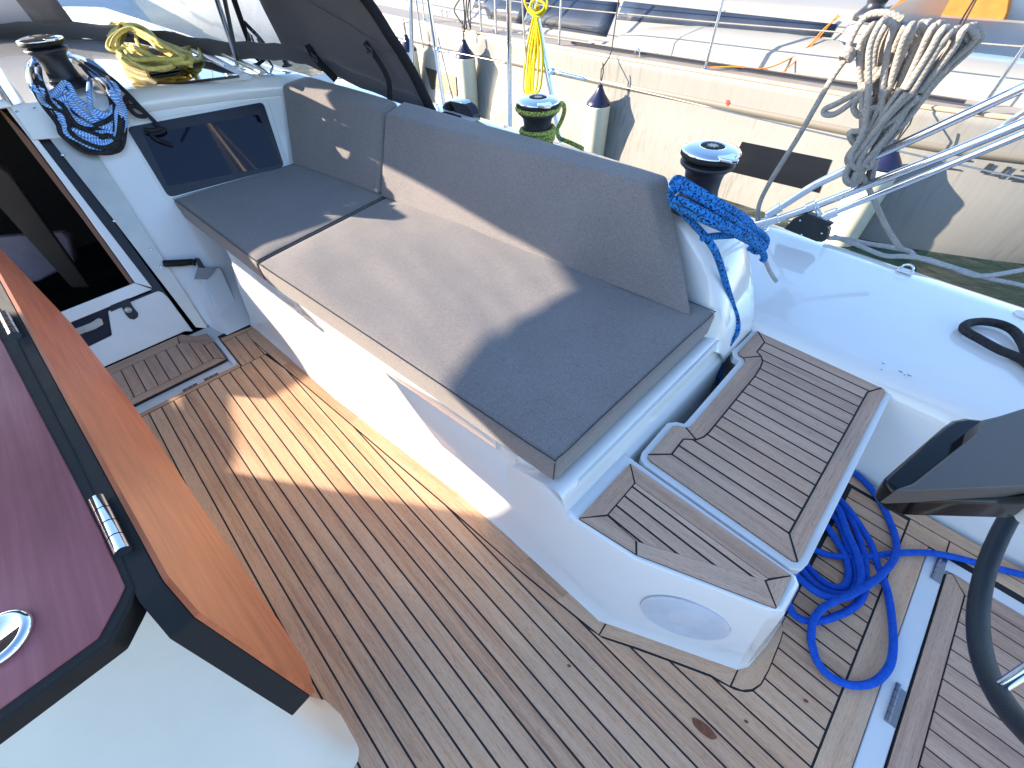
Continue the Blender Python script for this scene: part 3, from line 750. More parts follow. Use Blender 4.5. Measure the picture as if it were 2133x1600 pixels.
# port side of our boat: bench, coaming and deck opposite, seen from a step to the side and kept low to throw sunlight back
pd_ = root('port_deck', 'white port side cockpit bench and deck opposite', 'deck', (-0.5, -1.6, 0), None, 'structure')
mb = MB(); prof = [(-1.06, -0.02), (-1.07, 0.01), (-1.13, 0.28), (-1.15, 0.345), (-1.17, 0.355), (-1.78, 0.355), (-1.80, 0.37), (-1.85, 0.42), (-1.90, 0.43), (-2.18, 0.43), (-2.24, 0.42), (-2.28, 0.36), (-2.32, 0.335), (-2.76, 0.33), (-2.81, 0.29), (-2.78, -0.3), (-2.7, -0.7)]
mb.grid([[(x, y, z) for y, z in prof] for x in (-2.3, -1.5, -0.8, -0.3)])
mb.grid([[(x, y, z) for y, z in [(-1.06, -.02), (-1.07, .01), (-2.08, .02), (-2.09, .30), (-2.12, 0.33), (-2.76, 0.33), (-2.81, 0.29), (-2.78, -0.3), (-2.7, -0.7)]] for x in (-0.3, 0.5, 2.2)])
mb.add([(-0.3, y, z) for y, z in prof], [list(range(len(prof)))])
obj('deck_moulding', mb, GEL, pd_)

# ================================================================== CABIN (bulkhead, roof, companionway)
cb = root('cabin', 'white cabin end with dark companionway opening and tinted window', 'cabin', (-2.4, 0.2, 0))
def zt(y):
    if y < 0.95: return 0.795 - 0.055 * max(0, y + 0.03) ** 2 * 1.0
    t = min(1, (y - 0.95) / 0.36); return 0.742 - 0.40 * t ** 2.2
mb = MB(); rows = []
ys = [-0.035, -0.02, 0.1, 0.25, 0.45, 0.65, 0.85, 0.95, 1.0, 1.05, 1.10, 1.15, 1.2, 1.24, 1.27, 1.30]
def BX(z, off=0.0): return -2.06 - 0.55 * z + off * 1.141
for y in ys:
    z = zt(y); r = [(BX(z - 0.075, 0.0), y, z - 0.075), (BX(z - 0.07, 0.012), y, z - 0.07), (BX(z - 0.018, 0.014), y, z - 0.018), (BX(z, 0.006), y, z - 0.004), (BX(z, -0.012), y, z), (BX(z, -0.05), y, z + 0.001)]
    r += [(x, y, z + (0.0 if y > 1 else 0.01 * min(1, (-x - 2.6)))) for x in (-2.7, -3.2, -4.0, -5.2, -6.5)]
    rows.append(r)
mb.grid(rows); obj('roof', mb, GEL, cb)
# roof edge on the companionway side and the part forward of the opening
mb = MB(); mb.prism([(-2.50, -0.036, .60), (-3.15, -0.036, .60), (-3.15, -0.06, .60), (-2.5, -0.06, .60)], [(-2.49, -0.036, .79), (-3.15, -0.036, .80), (-3.15, -0.06, .80), (-2.49, -0.06, .79)])
obj('hatch_runner', mb, GEL, cb, bevel=0.006)
mb = MB(); mb.slab([(-6.5, -1.3), (-3.2, -1.3), (-3.2, -0.036), (-6.5, -0.036)], 0.74, 0.795)
obj('port_roof', mb, GEL, cb, bevel=0.01)  # port roof left out aft of here so sun passes through
mb = MB(); mb.prism([(-3.25, -0.62, 0.80), (-2.46, -0.62, 0.80), (-2.46, -0.036, 0.80), (-3.25, -0.036, 0.80)], [(-3.25, -0.60, 0.835), (-2.47, -0.60, 0.83), (-2.47, -0.045, 0.825), (-3.25, -0.045, 0.83)])
obj('unseen_sun_block', mb, GEL, cb, bevel=0.01)  # unseen slab added to keep sun off the forward seat
# starboard bulkhead, curving into the wall with the winch-handle pocket
mb = MB(); rows = []
for z in (-0.01, 0.012, 0.03, 0.06, 0.10, 0.15, 0.2, 0.3, 0.42, 0.55, 0.70, 0.72):
    k = max(0, 1 - z / 0.17); dx = 0.150 * k ** 1.6
    rows.append([(BX(z) + dx * (0.0 if y < 0.06 else 1), y, z) for y in (0.032, 0.05, 0.085, 0.12, 0.2, 0.3, 0.5, 0.8, 1.05, 1.15)])
mb.grid(rows); obj('bulkhead', mb, GEL, cb)
# hull side of the cabin forward, below the roof edge is closed by the deck
win_px = [(263, 266), (548, 213), (592, 347), (352, 412)]
def rq(pxs, r=0.02, off=0.0, n=5):      # rounded quad on the bulkhead
    P = [pb(u, v, off) for u, v in pxs]; out = []
    for i in range(len(P)):
        a, b, c = P[i - 1], P[i], P[(i + 1) % len(P)]; d1 = (a - b).normalized(); d2 = (c - b).normalized(); s = b + d1 * r; e = b + d2 * r
        for j in range(n + 1):
            t = j / n; out.append(s * (1 - t) ** 2 + b * 2 * t * (1 - t) + e * t ** 2)
    return out
BN = Vector((1, 0, 0.55)).normalized()
mb = MB(); mb.thick(rq([(256, 260), (556, 205), (604, 356), (349, 422)], 0.024, 0.0), BN * 0.004); obj('window_rebate', mb, GELM, cb, bevel=0.002)
mb = MB(); mb.thick(rq(win_px, 0.022, 0.004), BN * 0.004); wf = obj('window', mb, GREYFRAME, cb, bevel=0.0015)
mb = MB(); mb.thick(rq([(299, 281), (538, 239), (586, 343), (350, 388)], 0.010, 0.008), BN * 0.0015); obj('pane', mb, GLASSB, wf)
# companionway: frame, groove, steel strip
def quad(pxs, o0, th): 
    m_ = MB(); m_.thick([pb(u, v, o0) for u, v in pxs], BN * th); return m_
mb = quad([(78, 290), (110, 286), (352, 620), (312, 606)], -0.03, 0.012); obj('door_track_groove', mb, BLACKP, cb)
mb = quad([(104, 290), (178, 283), (285, 452), (433, 684), (408, 682), (232, 452)], 0.002, 0.008); obj('steel_strip', mb, BRUSH, cb, bevel=0.0015)
mb = quad([(-6, 200), (22, 222), (80, 292), (202, 450), (318, 600), (282, 590), (182, 450), (60, 285)], -0.02, 0.022); obj('door_frame', mb, GEL, cb, bevel=0.003)
mb = quad([(-20, 205), (60, 290), (181, 452), (281, 592), (274, 596), (172, 456), (50, 298)], -0.03, 0.012); obj('varnished_edge', mb, VARNISH, cb)
mb = quad([(-200, 780), (281, 590), (318, 603), (-200, 815)], -0.02, 0.026); obj('sill', mb, GEL, cb, bevel=0.004)
mb = quad([(20, 222), (200, 198), (214, 258), (180, 285), (70, 293)], 0.002, 0.012); obj('corner_plate', mb, GELM, cb, bevel=0.004)
for u, v in ((36, 234), (74, 227), (130, 322), (315, 520), (335, 556), (238, 460)):
    mb = MB(); c = pb(u, v, 0.0145); mb.lathe([(0.0055, 0), (0.0052, 0.0012), (0.002, 0.0014), (0.0, 0.0006)], c, 14, Vector((0, 0, 1)).rotation_difference(BN).to_matrix()); obj('screw', mb, STEEL, cb)
# lower door panel
dr = root('companionway_door', 'low white companionway door with lock and dark handle recess', 'door', (-2.1, -0.2, 0.1))
mb = MB(); mb.thick([pb(u, v, -0.016) for u, v in ((330, 606), (340, 610), (352, 622), (402, 690), (385, 690), (217, 764), (-150, 930), (-200, 860), (185, 722), (234, 698), (226, 648))], BN * 0.016)
obj('door_panel', mb, GELM, dr, bevel=0.004)
mb = MB(); mb.thick([pb(u, v, -0.03) for u, v in ((-200, 830), (144, 672), (330, 603), (345, 615), (300, 660), (190, 740), (-200, 900))], BN * 0.006); obj('recess', mb, simple('dark_recess', (0.018, 0.018, 0.035), 0.3), dr)
mb = MB(); mb.thick([pb(u, v, -0.012) for u, v in ((158, 684), (170, 680), (190, 672), (206, 662), (213, 664), (217, 676), (200, 686), (168, 697))], BN * 0.02); obj('handle', mb, BRUSH, dr, bevel=0.003)
mb = MB(); mb.thick([pb(u, v, 0.001) for u, v in ((229, 637), (268, 621), (273, 632), (279, 642), (288, 652), (288, 660), (280, 666), (270, 664), (262, 655), (254, 640), (231, 650))], BN * 0.006)
lk = obj('lock_plate', mb, BLACKP, dr, bevel=0.002)
mb = MB(); mb.lathe([(0.012, 0), (0.012, 0.004), (0.010, 0.005), (0.0095, 0.004), (0, 0.004)], pb(267, 646, 0.007), 20, Vector((0, 0, 1)).rotation_difference(BN).to_matrix()); obj('lock_barrel', mb, BRUSH, lk)
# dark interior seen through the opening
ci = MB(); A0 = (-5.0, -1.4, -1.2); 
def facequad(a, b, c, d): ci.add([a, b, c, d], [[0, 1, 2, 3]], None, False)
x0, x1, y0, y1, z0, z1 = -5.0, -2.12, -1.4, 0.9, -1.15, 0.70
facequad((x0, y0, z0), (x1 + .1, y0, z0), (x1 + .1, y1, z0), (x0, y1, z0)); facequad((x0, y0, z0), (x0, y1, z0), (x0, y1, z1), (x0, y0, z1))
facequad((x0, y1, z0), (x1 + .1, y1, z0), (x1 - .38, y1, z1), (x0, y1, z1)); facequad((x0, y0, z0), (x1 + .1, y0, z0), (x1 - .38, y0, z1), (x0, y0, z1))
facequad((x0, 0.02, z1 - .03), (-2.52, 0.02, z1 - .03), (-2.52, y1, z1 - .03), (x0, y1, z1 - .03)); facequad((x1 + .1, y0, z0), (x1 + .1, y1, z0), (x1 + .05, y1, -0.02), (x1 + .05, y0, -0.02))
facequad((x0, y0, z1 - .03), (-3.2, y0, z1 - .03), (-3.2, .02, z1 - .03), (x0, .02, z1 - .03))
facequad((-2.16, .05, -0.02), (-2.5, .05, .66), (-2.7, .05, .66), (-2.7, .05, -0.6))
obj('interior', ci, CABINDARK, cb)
mb = MB(); P = [px(u, v, -3.0) for u, v in ((-30, 497), (130, 484), (146, 498), (155, 548), (80, 588), (-30, 600))]; mb.thick(P, (-0.08, 0.02, -0.02)); obj('saloon_cushion', mb, CABINCUSH, cb, bevel=0.015)
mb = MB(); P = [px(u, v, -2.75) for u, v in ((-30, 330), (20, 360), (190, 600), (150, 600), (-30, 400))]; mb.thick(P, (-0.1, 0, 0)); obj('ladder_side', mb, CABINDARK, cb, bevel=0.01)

# flush deck hatch, tracks on the roof
hz = 0.786
rh = root('roof_hatch', 'flush smoked glass roof hatch with white frame beside the yellow rope', 'hatch', pz(360, 160, hz))
hq = [(243, 152), (437, 131), (500, 162), (289, 187)]
mb = MB(); mb.thick([pz(u, v, hz - .03) for u, v in ((226, 152), (445, 124), (522, 166), (286, 196))], (0, 0, 0.024)); obj('hatch_frame', mb, GELM, rh, bevel=0.004)
mb = MB(); mb.thick([pz(u, v, hz - 0.012) for u, v in hq], (0, 0, 0.010)); obj('glass', mb, GLASSD, rh, bevel=0.002)
mb = MB(); mb.thick([pz(u, v, hz) for u, v in ((309, 152), (372, 142), (375, 147), (311, 157))], (0, 0, 0.008)); obj('handle', mb, BLACKP, rh, bevel=0.002)
for j, (a, b) in enumerate((((421, 92), (545, 152)), ((388, 100), (470, 140)))):
    pa, pe = pz(*a, 0.80), pz(*b, 0.775); mb = MB(); mb.tube([pa, pe], 0.009, 6); mb.tube([pa + Vector((0, 0.014, 0)), pe + Vector((0, 0.014, 0))], 0.006, 6)
    thing(obj('deck_track', mb, BRUSH), ['long metal track on the cabin roof running to the fabric hood', 'short metal track on the cabin roof beside the smoked hatch'][j], 'track', 'metal tracks on the cabin roof')

# winch handle in its moulded pocket
pk = [(408, 556), (455, 556), (462, 560), (512, 672), (500, 680), (470, 688)]
mb = MB(); W = []
b0 = [Vector((-2.145, 0.135, 0.19)), Vector((-2.145, 0.195, 0.19))]
mb.thick([pn(u, v, (-2.030 + 0.075 * (v - 556) / 130, 0, 0), (1, 0, 0.55)) for u, v in pk], BN * -0.12)
pocket = obj('handle_pocket', mb, GELM, cb, bevel=0.008)
mb = MB(); mb.thick([pn(u, v, (-2.025 + 0.075 * (v - 556) / 130, 0, 0), (1, 0, 0.55)) for u, v in ((411, 558), (452, 558), (440, 574), (432, 582), (404, 582))], BN * 0.0015); obj('pocket_mouth_shade', mb, simple('pocket_shade_grey', (0.34, 0.33, 0.34), 0.6), pocket)  # flat grey sheet painted as shade inside the pocket opening
wh = root('winch_crank', 'black winch handle standing in a moulded pocket below the window', 'winch handle', pn(420, 560, (-2.03, 0, 0), (1, 0, .55)))
hp = lambda u, v, o=0.0: pn(u, v, (-2.025 + o, 0, 0), (1, 0, 0.55))
mb = MB(); mb.tube([hp(339, 549), hp(343, 549), hp(375, 548), hp(398, 546), hp(403, 545)], 0.0135, 14, rfun=lambda t: 0.72 + 0.45 * math.sin(math.pi * min(1, t * 1.05)) ** 0.6 * (0.8 if t < .9 else .7)); obj('grip', mb, RUBBER, wh)
mb = MB(); mb.tube([hp(402, 540), hp(402, 553)], 0.010, 12); mb.thick([hp(405, 537), hp(416, 538), hp(440, 580), hp(424, 582)], BN * -0.012); obj('arm', mb, BLACKP, wh, bevel=0.003)

# ================================================================== CUSHIONS
ZC, ZB = 0.44, 0.357
def cushion(name, label, top4, thick, r, puff, wr, seed, n=26, updir=(0, 0, 1), seamgap=0.0015):
    t4 = [Vector(p) for p in top4]; u = Vector(updir); b4 = [p - u * thick for p in t4]
    mb = rounded_hex(b4 + t4, r, n, puff, wr, seed)
    o = obj(name, mb, FABRIC); thing(o, label, 'cushion', 'grey cushions on the cockpit bench')
    return o
def seamline(parent, pts, r=0.0013, closed=False):
    mb = MB(); mb.tube(smooth_path(pts, 6, closed), r, 5, closed); obj('seam', mb, PIPING, parent)
def shrink4(P, g):
    c = sum((Vector(p) for p in P), Vector()) / 4; out = []
    for p in P:
        d = Vector(p) - c; out.append(c + d * (1 - g / d.length))
    return out
m_fs = pz(533, 548, ZC); m_bs = pz(790, 410, ZC); m_af = pz(1159, 966, ZC); m_ao = pz(1477, 667, ZC)
f_ff = pz(357, 414, ZC); f_bf = pz(600, 346, ZC) 
dx = Vector((0.0025, 0, 0))
mid4 = [m_fs + dx, m_af, Vector((m_ao.x, m_ao.y + 0.05, ZC)), Vector((m_bs.x + .0025, m_bs.y + 0.12, ZC))]
fwd4 = [f_ff, m_fs - dx, Vector((m_bs.x - .0025, m_bs.y + 0.12, ZC)), Vector((f_bf.x, f_bf.y + 0.15, ZC))]
c1 = cushion('seat_cushion', 'long grey seat cushion with sun and shadow across its top', mid4, 0.083, 0.014, 0.006, 0.0062, 1.7, 60)
c2 = cushion('seat_cushion', 'short grey seat cushion below the tinted window', fwd4, 0.083, 0.016, 0.006, 0.003, 5.1, 30)
for o, P in ((c1, mid4), (c2, fwd4)):
    Q = [p + Vector((0, 0, 0.0015)) for p in shrink4(P, 0.007)]
    pts = []
    for i in range(4):
        for t in (0.02, 0.2, 0.4, 0.6, 0.8, 0.98): pts.append(Q[i].lerp(Q[(i + 1) % 4], t) + Vector((0, 0, -0.0008)))
    seamline(o, pts, 0.0012, True)
    for k in ((0, 1) if o is c1 else (0, 1)):
        e = P[k]; c = sum((Vector(p) for p in P), Vector()) / 4; d = (c - e).normalized() * 0.0060; d.z = 0
        seamline(o, [e + d + Vector((0, 0, -0.008)), e + d + Vector((0, 0, -0.075))], 0.0012)
# backrests: 8 corners bottom-front, bottom-back, top
bk_bf0, bk_bf1 = Vector((m_bs.x + 0.004, m_bs.y, ZC + 0.002)), Vector(pz(1404, 643, ZC + 0.002))
tf0, tf1 = pz(801, 238, 0.705), pz(1349, 386, 0.705)
tb0, tb1 = pz(842, 209, 0.73), pz(1393, 366, 0.715)
bb0, bb1 = bk_bf0 + Vector((0.0, 0.11, 0)), Vector(pz(1443, 660, ZC + 0.002))
mb = rounded_hex([bk_bf0, bk_bf1, bb1, bb0, tf0, tf1, tb1, tb0], 0.014, 46, 0.002, 0.0016, 2.2)
c3 = thing(obj('back_cushion', mb, FABRIC), 'long grey backrest cushion in front of the two coaming winches', 'cushion', 'grey cushions on the cockpit bench')
g0, g1 = bk_bf0 - Vector((0.009, 0.001, 0)), pz(608, 345, ZC + .002)
gt0, gt1 = pz(796, 238, 0.70), pz(584, 176, 0.715)
gb0, gb1 = pz(832, 212, 0.725), pz(640, 156, 0.735)
mb = rounded_hex([g1, g0, g0 + Vector((0, 0.11, 0)), g1 + Vector((0, .12, 0)), gt1, gt0, gb0, gb1], 0.022, 36, 0.006, 0.003, 8.2)
c4 = thing(obj('back_cushion', mb, FABRIC), 'short grey backrest cushion between the tinted window and the fabric hood', 'cushion', 'grey cushions on the cockpit bench')
# seams on the end face and top edge of the long backrest
def lerp3(a, b, t): return a.lerp(b, t)
seamline(c3, [lerp3(tf1, bk_bf1, t) + Vector((-0.010 + 0.002 * t, 0.004, 0.0)) for t in (0.05, 0.3, 0.6, 0.93)], 0.0011)

# ================================================================== COCKPIT TABLE
tb = root('cockpit_table', 'mahogany cockpit table with one leaf folded down and black rubber edges', 'table', (-0.7, -0.35, 0))
TZ = 0.70
top_px = [(-40, 620), (0, 703), (30, 762), (141, 975), (165, 1022), (210, 1110), (259, 1221), (246, 1250), (202, 1330), (0, 1476), (-330, 1716), (-900, 1300), (-600, 700)]
tp = [xy(pz(u, v, TZ)) for u, v in top_px]
tp_out = [xy(pz(u, v, TZ)) for u, v in ((-50, 560), (30, 690), (60, 752), (170, 965), (192, 1012), (236, 1105), (281, 1222), (268, 1262), (226, 1340), (0, 1505), (-330, 1745), (-930, 1300), (-620, 650))]
mb = MB(); mb.slab(tp_out, TZ - 0.032, TZ - 0.0015); obj('rubber_edge', mb, RUBBER, tb, bevel=0.004)
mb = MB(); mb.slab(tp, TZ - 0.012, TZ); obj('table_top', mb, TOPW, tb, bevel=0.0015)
# hanging leaf
def leaf_pl(u, v, off=0.0):        # near-vertical plane along the hinge line
    a = pz(0, 568, TZ); b = pz(352, 1202, TZ); h = (b - a).normalized(); dn = Vector((0.0, 0.10, -1)).normalized(); n_ = h.cross(dn).normalized()
    if n_.y < 0: n_ = -n_
    return pn(u, v, a + n_ * off, n_), n_
lf_px = [(-8, 553), (0, 568), (108, 762), (226, 975), (345, 1190), (354, 1204), (416, 1276), (656, 1441), (637, 1380), (585, 1300), (382, 1000), (282, 850), (148, 673), (0, 517), (-8, 506)]
P = [leaf_pl(u, v)[0] for u, v in lf_px]; n_ = leaf_pl(0, 568)[1]
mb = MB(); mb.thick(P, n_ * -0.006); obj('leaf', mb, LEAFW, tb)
mb = MB(); mb.thick([p - n_ * 0.0065 for p in P], n_ * -0.028); obj('leaf_edge', mb, RUBBER, tb, bevel=0.002)
# hinges between top and leaf
for (u0, v0), (u1, v1) in (((203, 1040), (258, 1152)), ((8, 655), (32, 700))):
    a, b = pz(u0, v0, TZ + 0.006), pz(u1, v1, TZ + 0.006); mb = MB()
    for j in range(4):
        s_, e_ = a.lerp(b, j / 4), a.lerp(b, (j + 0.93) / 4); mb.tube([s_, e_], 0.0085, 14)
    obj('hinge', mb, CHROME, tb)
# chrome flush catch
mb = MB(); c = pz(4, 1332, TZ); mb.lathe([(0.030, 0.0), (0.030, 0.004), (0.026, 0.0085), (0.022, 0.0085), (0.016, 0.0055), (0.0, 0.005)], c, 36, Matrix.Diagonal((1.0, 0.95, 1.0))); obj('flush_catch', mb, CHROME, tb)
# moulded pedestal
mb = MB(); rows = []
def ped(z, xa, ys_, r, yf):     # outline at height z: aft edge x = xa, starboard edge y = ys_, forward part y = yf
    o = [(-1.25, yf - 0.05, z), (xa - 0.40, yf, z), (xa - 0.26, yf + (ys_ - yf) * 0.15, z), (xa - 0.15, ys_ - 0.012, z), (xa - 0.10, ys_, z), (xa - r, ys_, z)]
    for i in range(1, 6):
        a = math.pi / 2 * i / 6; o.append((xa - r + r * math.sin(a), ys_ - r + r * math.cos(a), z))
    o += [(xa, ys_ - r, z), (xa, -0.75, z), (-1.25, -0.75, z)]
    return o
for z, xa, ys_, r, yf in ((-0.006, -0.250, -0.228, 0.03, -0.42), (0.01, -0.258, -0.236, 0.03, -0.42), (0.04, -0.272, -0.246, 0.035, -0.42), (0.12, -0.33, -0.262, 0.05, -0.41), (0.22, -0.43, -0.275, 0.06, -0.40), (0.34, -0.56, -0.285, 0.06, -0.38), (0.45, -0.66, -0.29, 0.06, -0.36), (0.66, -0.80, -0.30, 0.06, -0.35)): rows.append(ped(z, xa, ys_, r, yf))
mb.grid(rows); obj('pedestal', mb, TABLEW, tb)
mb = MB(); mb.thick([pz(u, v, TZ - .05) for u, v in ((0, 640), (6, 640), (2, 605), (-4, 600))], (0, 0, .03)); obj('strap_end', mb, ORANGE, tb)

# ================================================================== WINCHES
def star(r0, r1, n, z0, z1, c):
    P = [(c.x + (r0 if i % 2 else r1) * math.cos(math.pi * i / n), c.y + (r0 if i % 2 else r1) * math.sin(math.pi * i / n)) for i in range(2 * n)]
    m_ = MB(); m_.slab(P, z0, z1); return m_
def make_winch(loc, label, arm_ang):
    loc = Vector(loc); r_ = root('winch', label, 'winch', loc, 'self tailing winches')
    z = loc.z; c0 = loc
    mb = MB(); mb.lathe([(0.066, 0.0), (0.066, 0.010), (0.060, 0.018), (0.056, 0.028)], c0, 40); obj('base', mb, DRUM, r_)
    mb = MB(); mb.lathe([(0.056, 0.026), (0.051, 0.040), (0.0475, 0.060), (0.047, 0.085), (0.050, 0.102), (0.060, 0.113), (0.068, 0.119), (0.069, 0.124), (0.067, 0.127), (0.050, 0.130)], c0, 40); obj('drum', mb, DRUM, r_)
    mb = MB(); mb.lathe([(0.050, 0.129), (0.056, 0.133), (0.071, 0.138), (0.0735, 0.141), (0.073, 0.147), (0.068, 0.150)], c0, 40); obj('rope_jaws', mb, RUBBER, r_)
    mb = MB(); mb.lathe([(0.0715, 0.1485), (0.0725, 0.152), (0.070, 0.1555), (0.055, 0.160), (0.034, 0.1635), (0.031, 0.1635), (0.030, 0.160)], c0, 48)
    ca, sa = math.cos(arm_ang), math.sin(arm_ang); d = Vector((ca, sa, 0)); e = Vector((-sa, ca, 0))
    cap = obj('cap', mb, CHROME, r_)
    mb = MB(); q = [d * 0.045 - e * 0.030, d * 0.066 - e * 0.034, d * 0.088 - e * 0.020, d * 0.094 - e * 0.004, d * 0.088 + e * 0.003, d * 0.078 - e * 0.001, d * 0.070 + e * 0.014, d * 0.050 + e * 0.02]
    mb.prism([c0 + p + Vector((0, 0, 0.150)) for p in q], [c0 + p + Vector((0, 0, 0.1595)) for p in q]); obj('feeder_arm', mb, CHROME, r_, bevel=0.003)
    mb = MB(); mb.lathe([(0.0305, 0.158), (0.030, 0.1620), (0.022, 0.1625), (0.0, 0.1615)], c0, 32); so = obj('socket', mb, RUBBER, r_)
    mb = star(0.009, 0.0155, 8, z + 0.160, z + 0.1645, c0); obj('star_socket', mb, BRUSH, so)
    return r_
WA = Vector((-1.108, 1.214, 0.648)); WB = Vector((-0.47, 1.175, 0.648)); WC = Vector((-2.70, 0.165, 0.790))
make_winch(WA, 'coaming winch wrapped with green flecked rope', -0.35)
make_winch(WB, 'tall coaming winch with blue flecked rope draped over it', -0.35)
make_winch(WC, 'cabin roof winch under the blue and black rope coil', 0.6)

# ================================================================== FABRIC HOOD over the companionway
hd = root('sprayhood', 'charcoal fabric hood with clear windows over the cabin roof', 'sprayhood', (-2.5, 0.6, 0.78))
HM = -0.42      # boat centreline
def HB(u, v, y): return tuple(py(u, v, y))
basec = [(-4.45, HM, 0.80), (-4.42, 0.10, 0.802), (-4.05, 0.45, 0.800), (-3.42, 0.70, 0.790), (-2.86, 0.83, 0.785), HB(587, 122, 0.95), HB(662, 141, 1.06), (-1.98, 1.14, 0.70), (-1.73, 1.21, 0.665)]
topc = [(-2.9, HM, 1.62), (-2.88, -0.08, 1.62), (-2.80, 0.18, 1.60), (-2.66, 0.38, 1.56), (-2.48, 0.52, 1.52), (-2.28, 0.66, 1.45), (-2.10, 0.78, 1.36), (-1.95, 0.88, 1.27), (-1.83, 0.94, 1.17)]
bs = smooth_path(basec, 6); ts = smooth_path(topc, 6); NB = len(bs)
def hp_(i, t):      # point on hood wall: i along base, t up
    b, q = bs[i], ts[i]; p = b.lerp(q, t); bulge = 0.05 * math.sin(math.pi * t)
    o = Vector((-0.5, 0.85, 0.15)) if i > 20 else Vector((-0.7, 0.3 * min(1, i / 6), 0.5))
    if i > 28 and 0 < t < 1:
        f = 0.010 * mnoise.noise(Vector((i * 0.33 + t * 2.2, t * 5.0 - i * 0.25, 4.0))) + 0.006 * mnoise.noise(Vector((i * 0.9, t * 9.0, 9.0)))
        p = p + o.normalized() * f * min(1, 6 * t)
    return p + o.normalized() * bulge + Vector((0, 0, 0.004 * math.sin(i * 1.7) * (1 if t < .1 else 0)))
def wall(i0, i1, t0, t1, nt_=6, port=False):
    rows = []
    for i in range(i0, i1 + 1):
        r = [hp_(i, t0 + (t1 - t0) * k / nt_) for k in range(nt_ + 1)]
        if port: r = [Vector((p.x, 2 * HM - p.y, p.z)) for p in r]
        rows.append(r)
    m_ = MB(); m_.grid(rows); return m_
def solid(o, th): 
    s = o.modifiers.new('solid', 'SOLIDIFY'); s.thickness = th; s.offset = 0; return o
I_WM, I_W0, I_W1, I_W2 = 5, 9, 12, 31        # opaque grey pane from I_WM to I_W0, clear window from I_W1 to I_W2
PTOP = [(0, .60), (3, .72), (6, .82), (9, .86), (17, .80), (21, .78)]  # unseen port window outline, shaped to place sun on the seat
def ptop(i):
    for (a, b), (c, d) in zip(PTOP, PTOP[1:]):
        if a <= i <= c: return b + (d - b) * (i - a) / (c - a)
    return PTOP[-1][1]
def wallv(i0, i1, lo, hi, nt_, port):      # wall strip between two heights that vary along the base
    rows = []
    for i in range(i0, i1 + 1):
        r = [hp_(i, lo(i) + (hi(i) - lo(i)) * k / nt_) for k in range(nt_ + 1)]
        rows.append([Vector((p.x, 2 * HM - p.y, p.z)) for p in r] if port else r)
    m_ = MB(); m_.grid(rows); return m_
one = lambda i: 1.0
PW = 21
panel = MB()
for m_ in (wall(0, NB - 1, -0.01, 0.085), wall(I_W0, I_W1, 0.085, 0.62), wall(I_W2, NB - 1, 0.085, 1.0, 10), wall(0, I_W2, 0.62, 1.0),
           wall(0, NB - 1, 0.0, 0.075, 3, True), wallv(0, PW, ptop, one, 5, True), wall(PW, NB - 1, 0.075, 0.66, 6, True), wall(PW, NB - 1, 0.66, 1.0, 3, True)):
    panel.add(m_.v, m_.f)
# roof of the hood up to the aft bow
bow = [(-1.83, 0.94, 1.17), (-1.80, 0.80, 1.42), (-1.78, 0.55, 1.58), (-1.77, 0.2, 1.68), (-1.77, -0.1, 1.71), (-1.77, HM, 1.72)]
bows = smooth_path(bow, 10)[::-1]
tsr = ts[:]
rows = []
for i in range(len(bows)):
    k = i / (len(bows) - 1) * (NB - 1); a = int(k); q = ts[a] if a >= NB - 1 else ts[a].lerp(ts[a + 1], k - a)
    rows.append([q.lerp(bows[i], t) + Vector((0, 0, 0.03 * math.sin(math.pi * t))) for t in (0, .25, .5, .75, 1)])
rp = [[Vector((p.x, 2 * HM - p.y, p.z)) for p in r] for r in rows]
roofm = MB(); roofm.grid(rows); roofm.grid(rp)
solid(obj('fabric_wall', panel, CANVAS, hd), 0.004)
solid(obj('fabric_roof', roofm, CANVAS, hd), 0.004)
w1 = wall(I_W1, I_W2, 0.085, 0.62, 10); obj('clear_window', w1, VINYL, hd)
w2 = wall(I_WM, I_W0, 0.085, 0.62, 10); obj('grey_window', w2, GREYPANE, hd)
w3 = wall(0, I_WM, 0.085, 0.62, 10); obj('clear_window', w3, VINYL, hd)
obj('clear_window', wallv(0, PW, lambda i: .075, ptop, 10, True), VINYL, hd)
# sewn seams across the side panel
for t0, t1 in ((0.50, 0.36), (0.80, 0.86)):
    pts = [hp_(i, t0 + (t1 - t0) * (i - I_W2 - 1) / (NB - I_W2 - 2)) + Vector((0.002, -0.005, 0)) for i in range(I_W2 + 1, NB)]
    mb = MB(); mb.tube(smooth_path(pts, 3), 0.003, 5); obj('seam', mb, CANVAS, hd)
# aft edge hem: thick folded binding along the aft edge of the side panel
edge = [hp_(NB - 1, t / 12) + Vector((0.004, 0.006, 0)) for t in range(-1, 13)]
mb = MB(); mb.tube(smooth_path(edge, 3), 0.020, 8); obj('edge_binding', mb, WEB, hd)
mb = MB(); mb.tube(smooth_path([(-1.58, 1.25, 0.655), (-1.66, 1.23, 0.66)] + edge[:2], 4), 0.012, 8); obj('hem_tail', mb, WEB, hd)
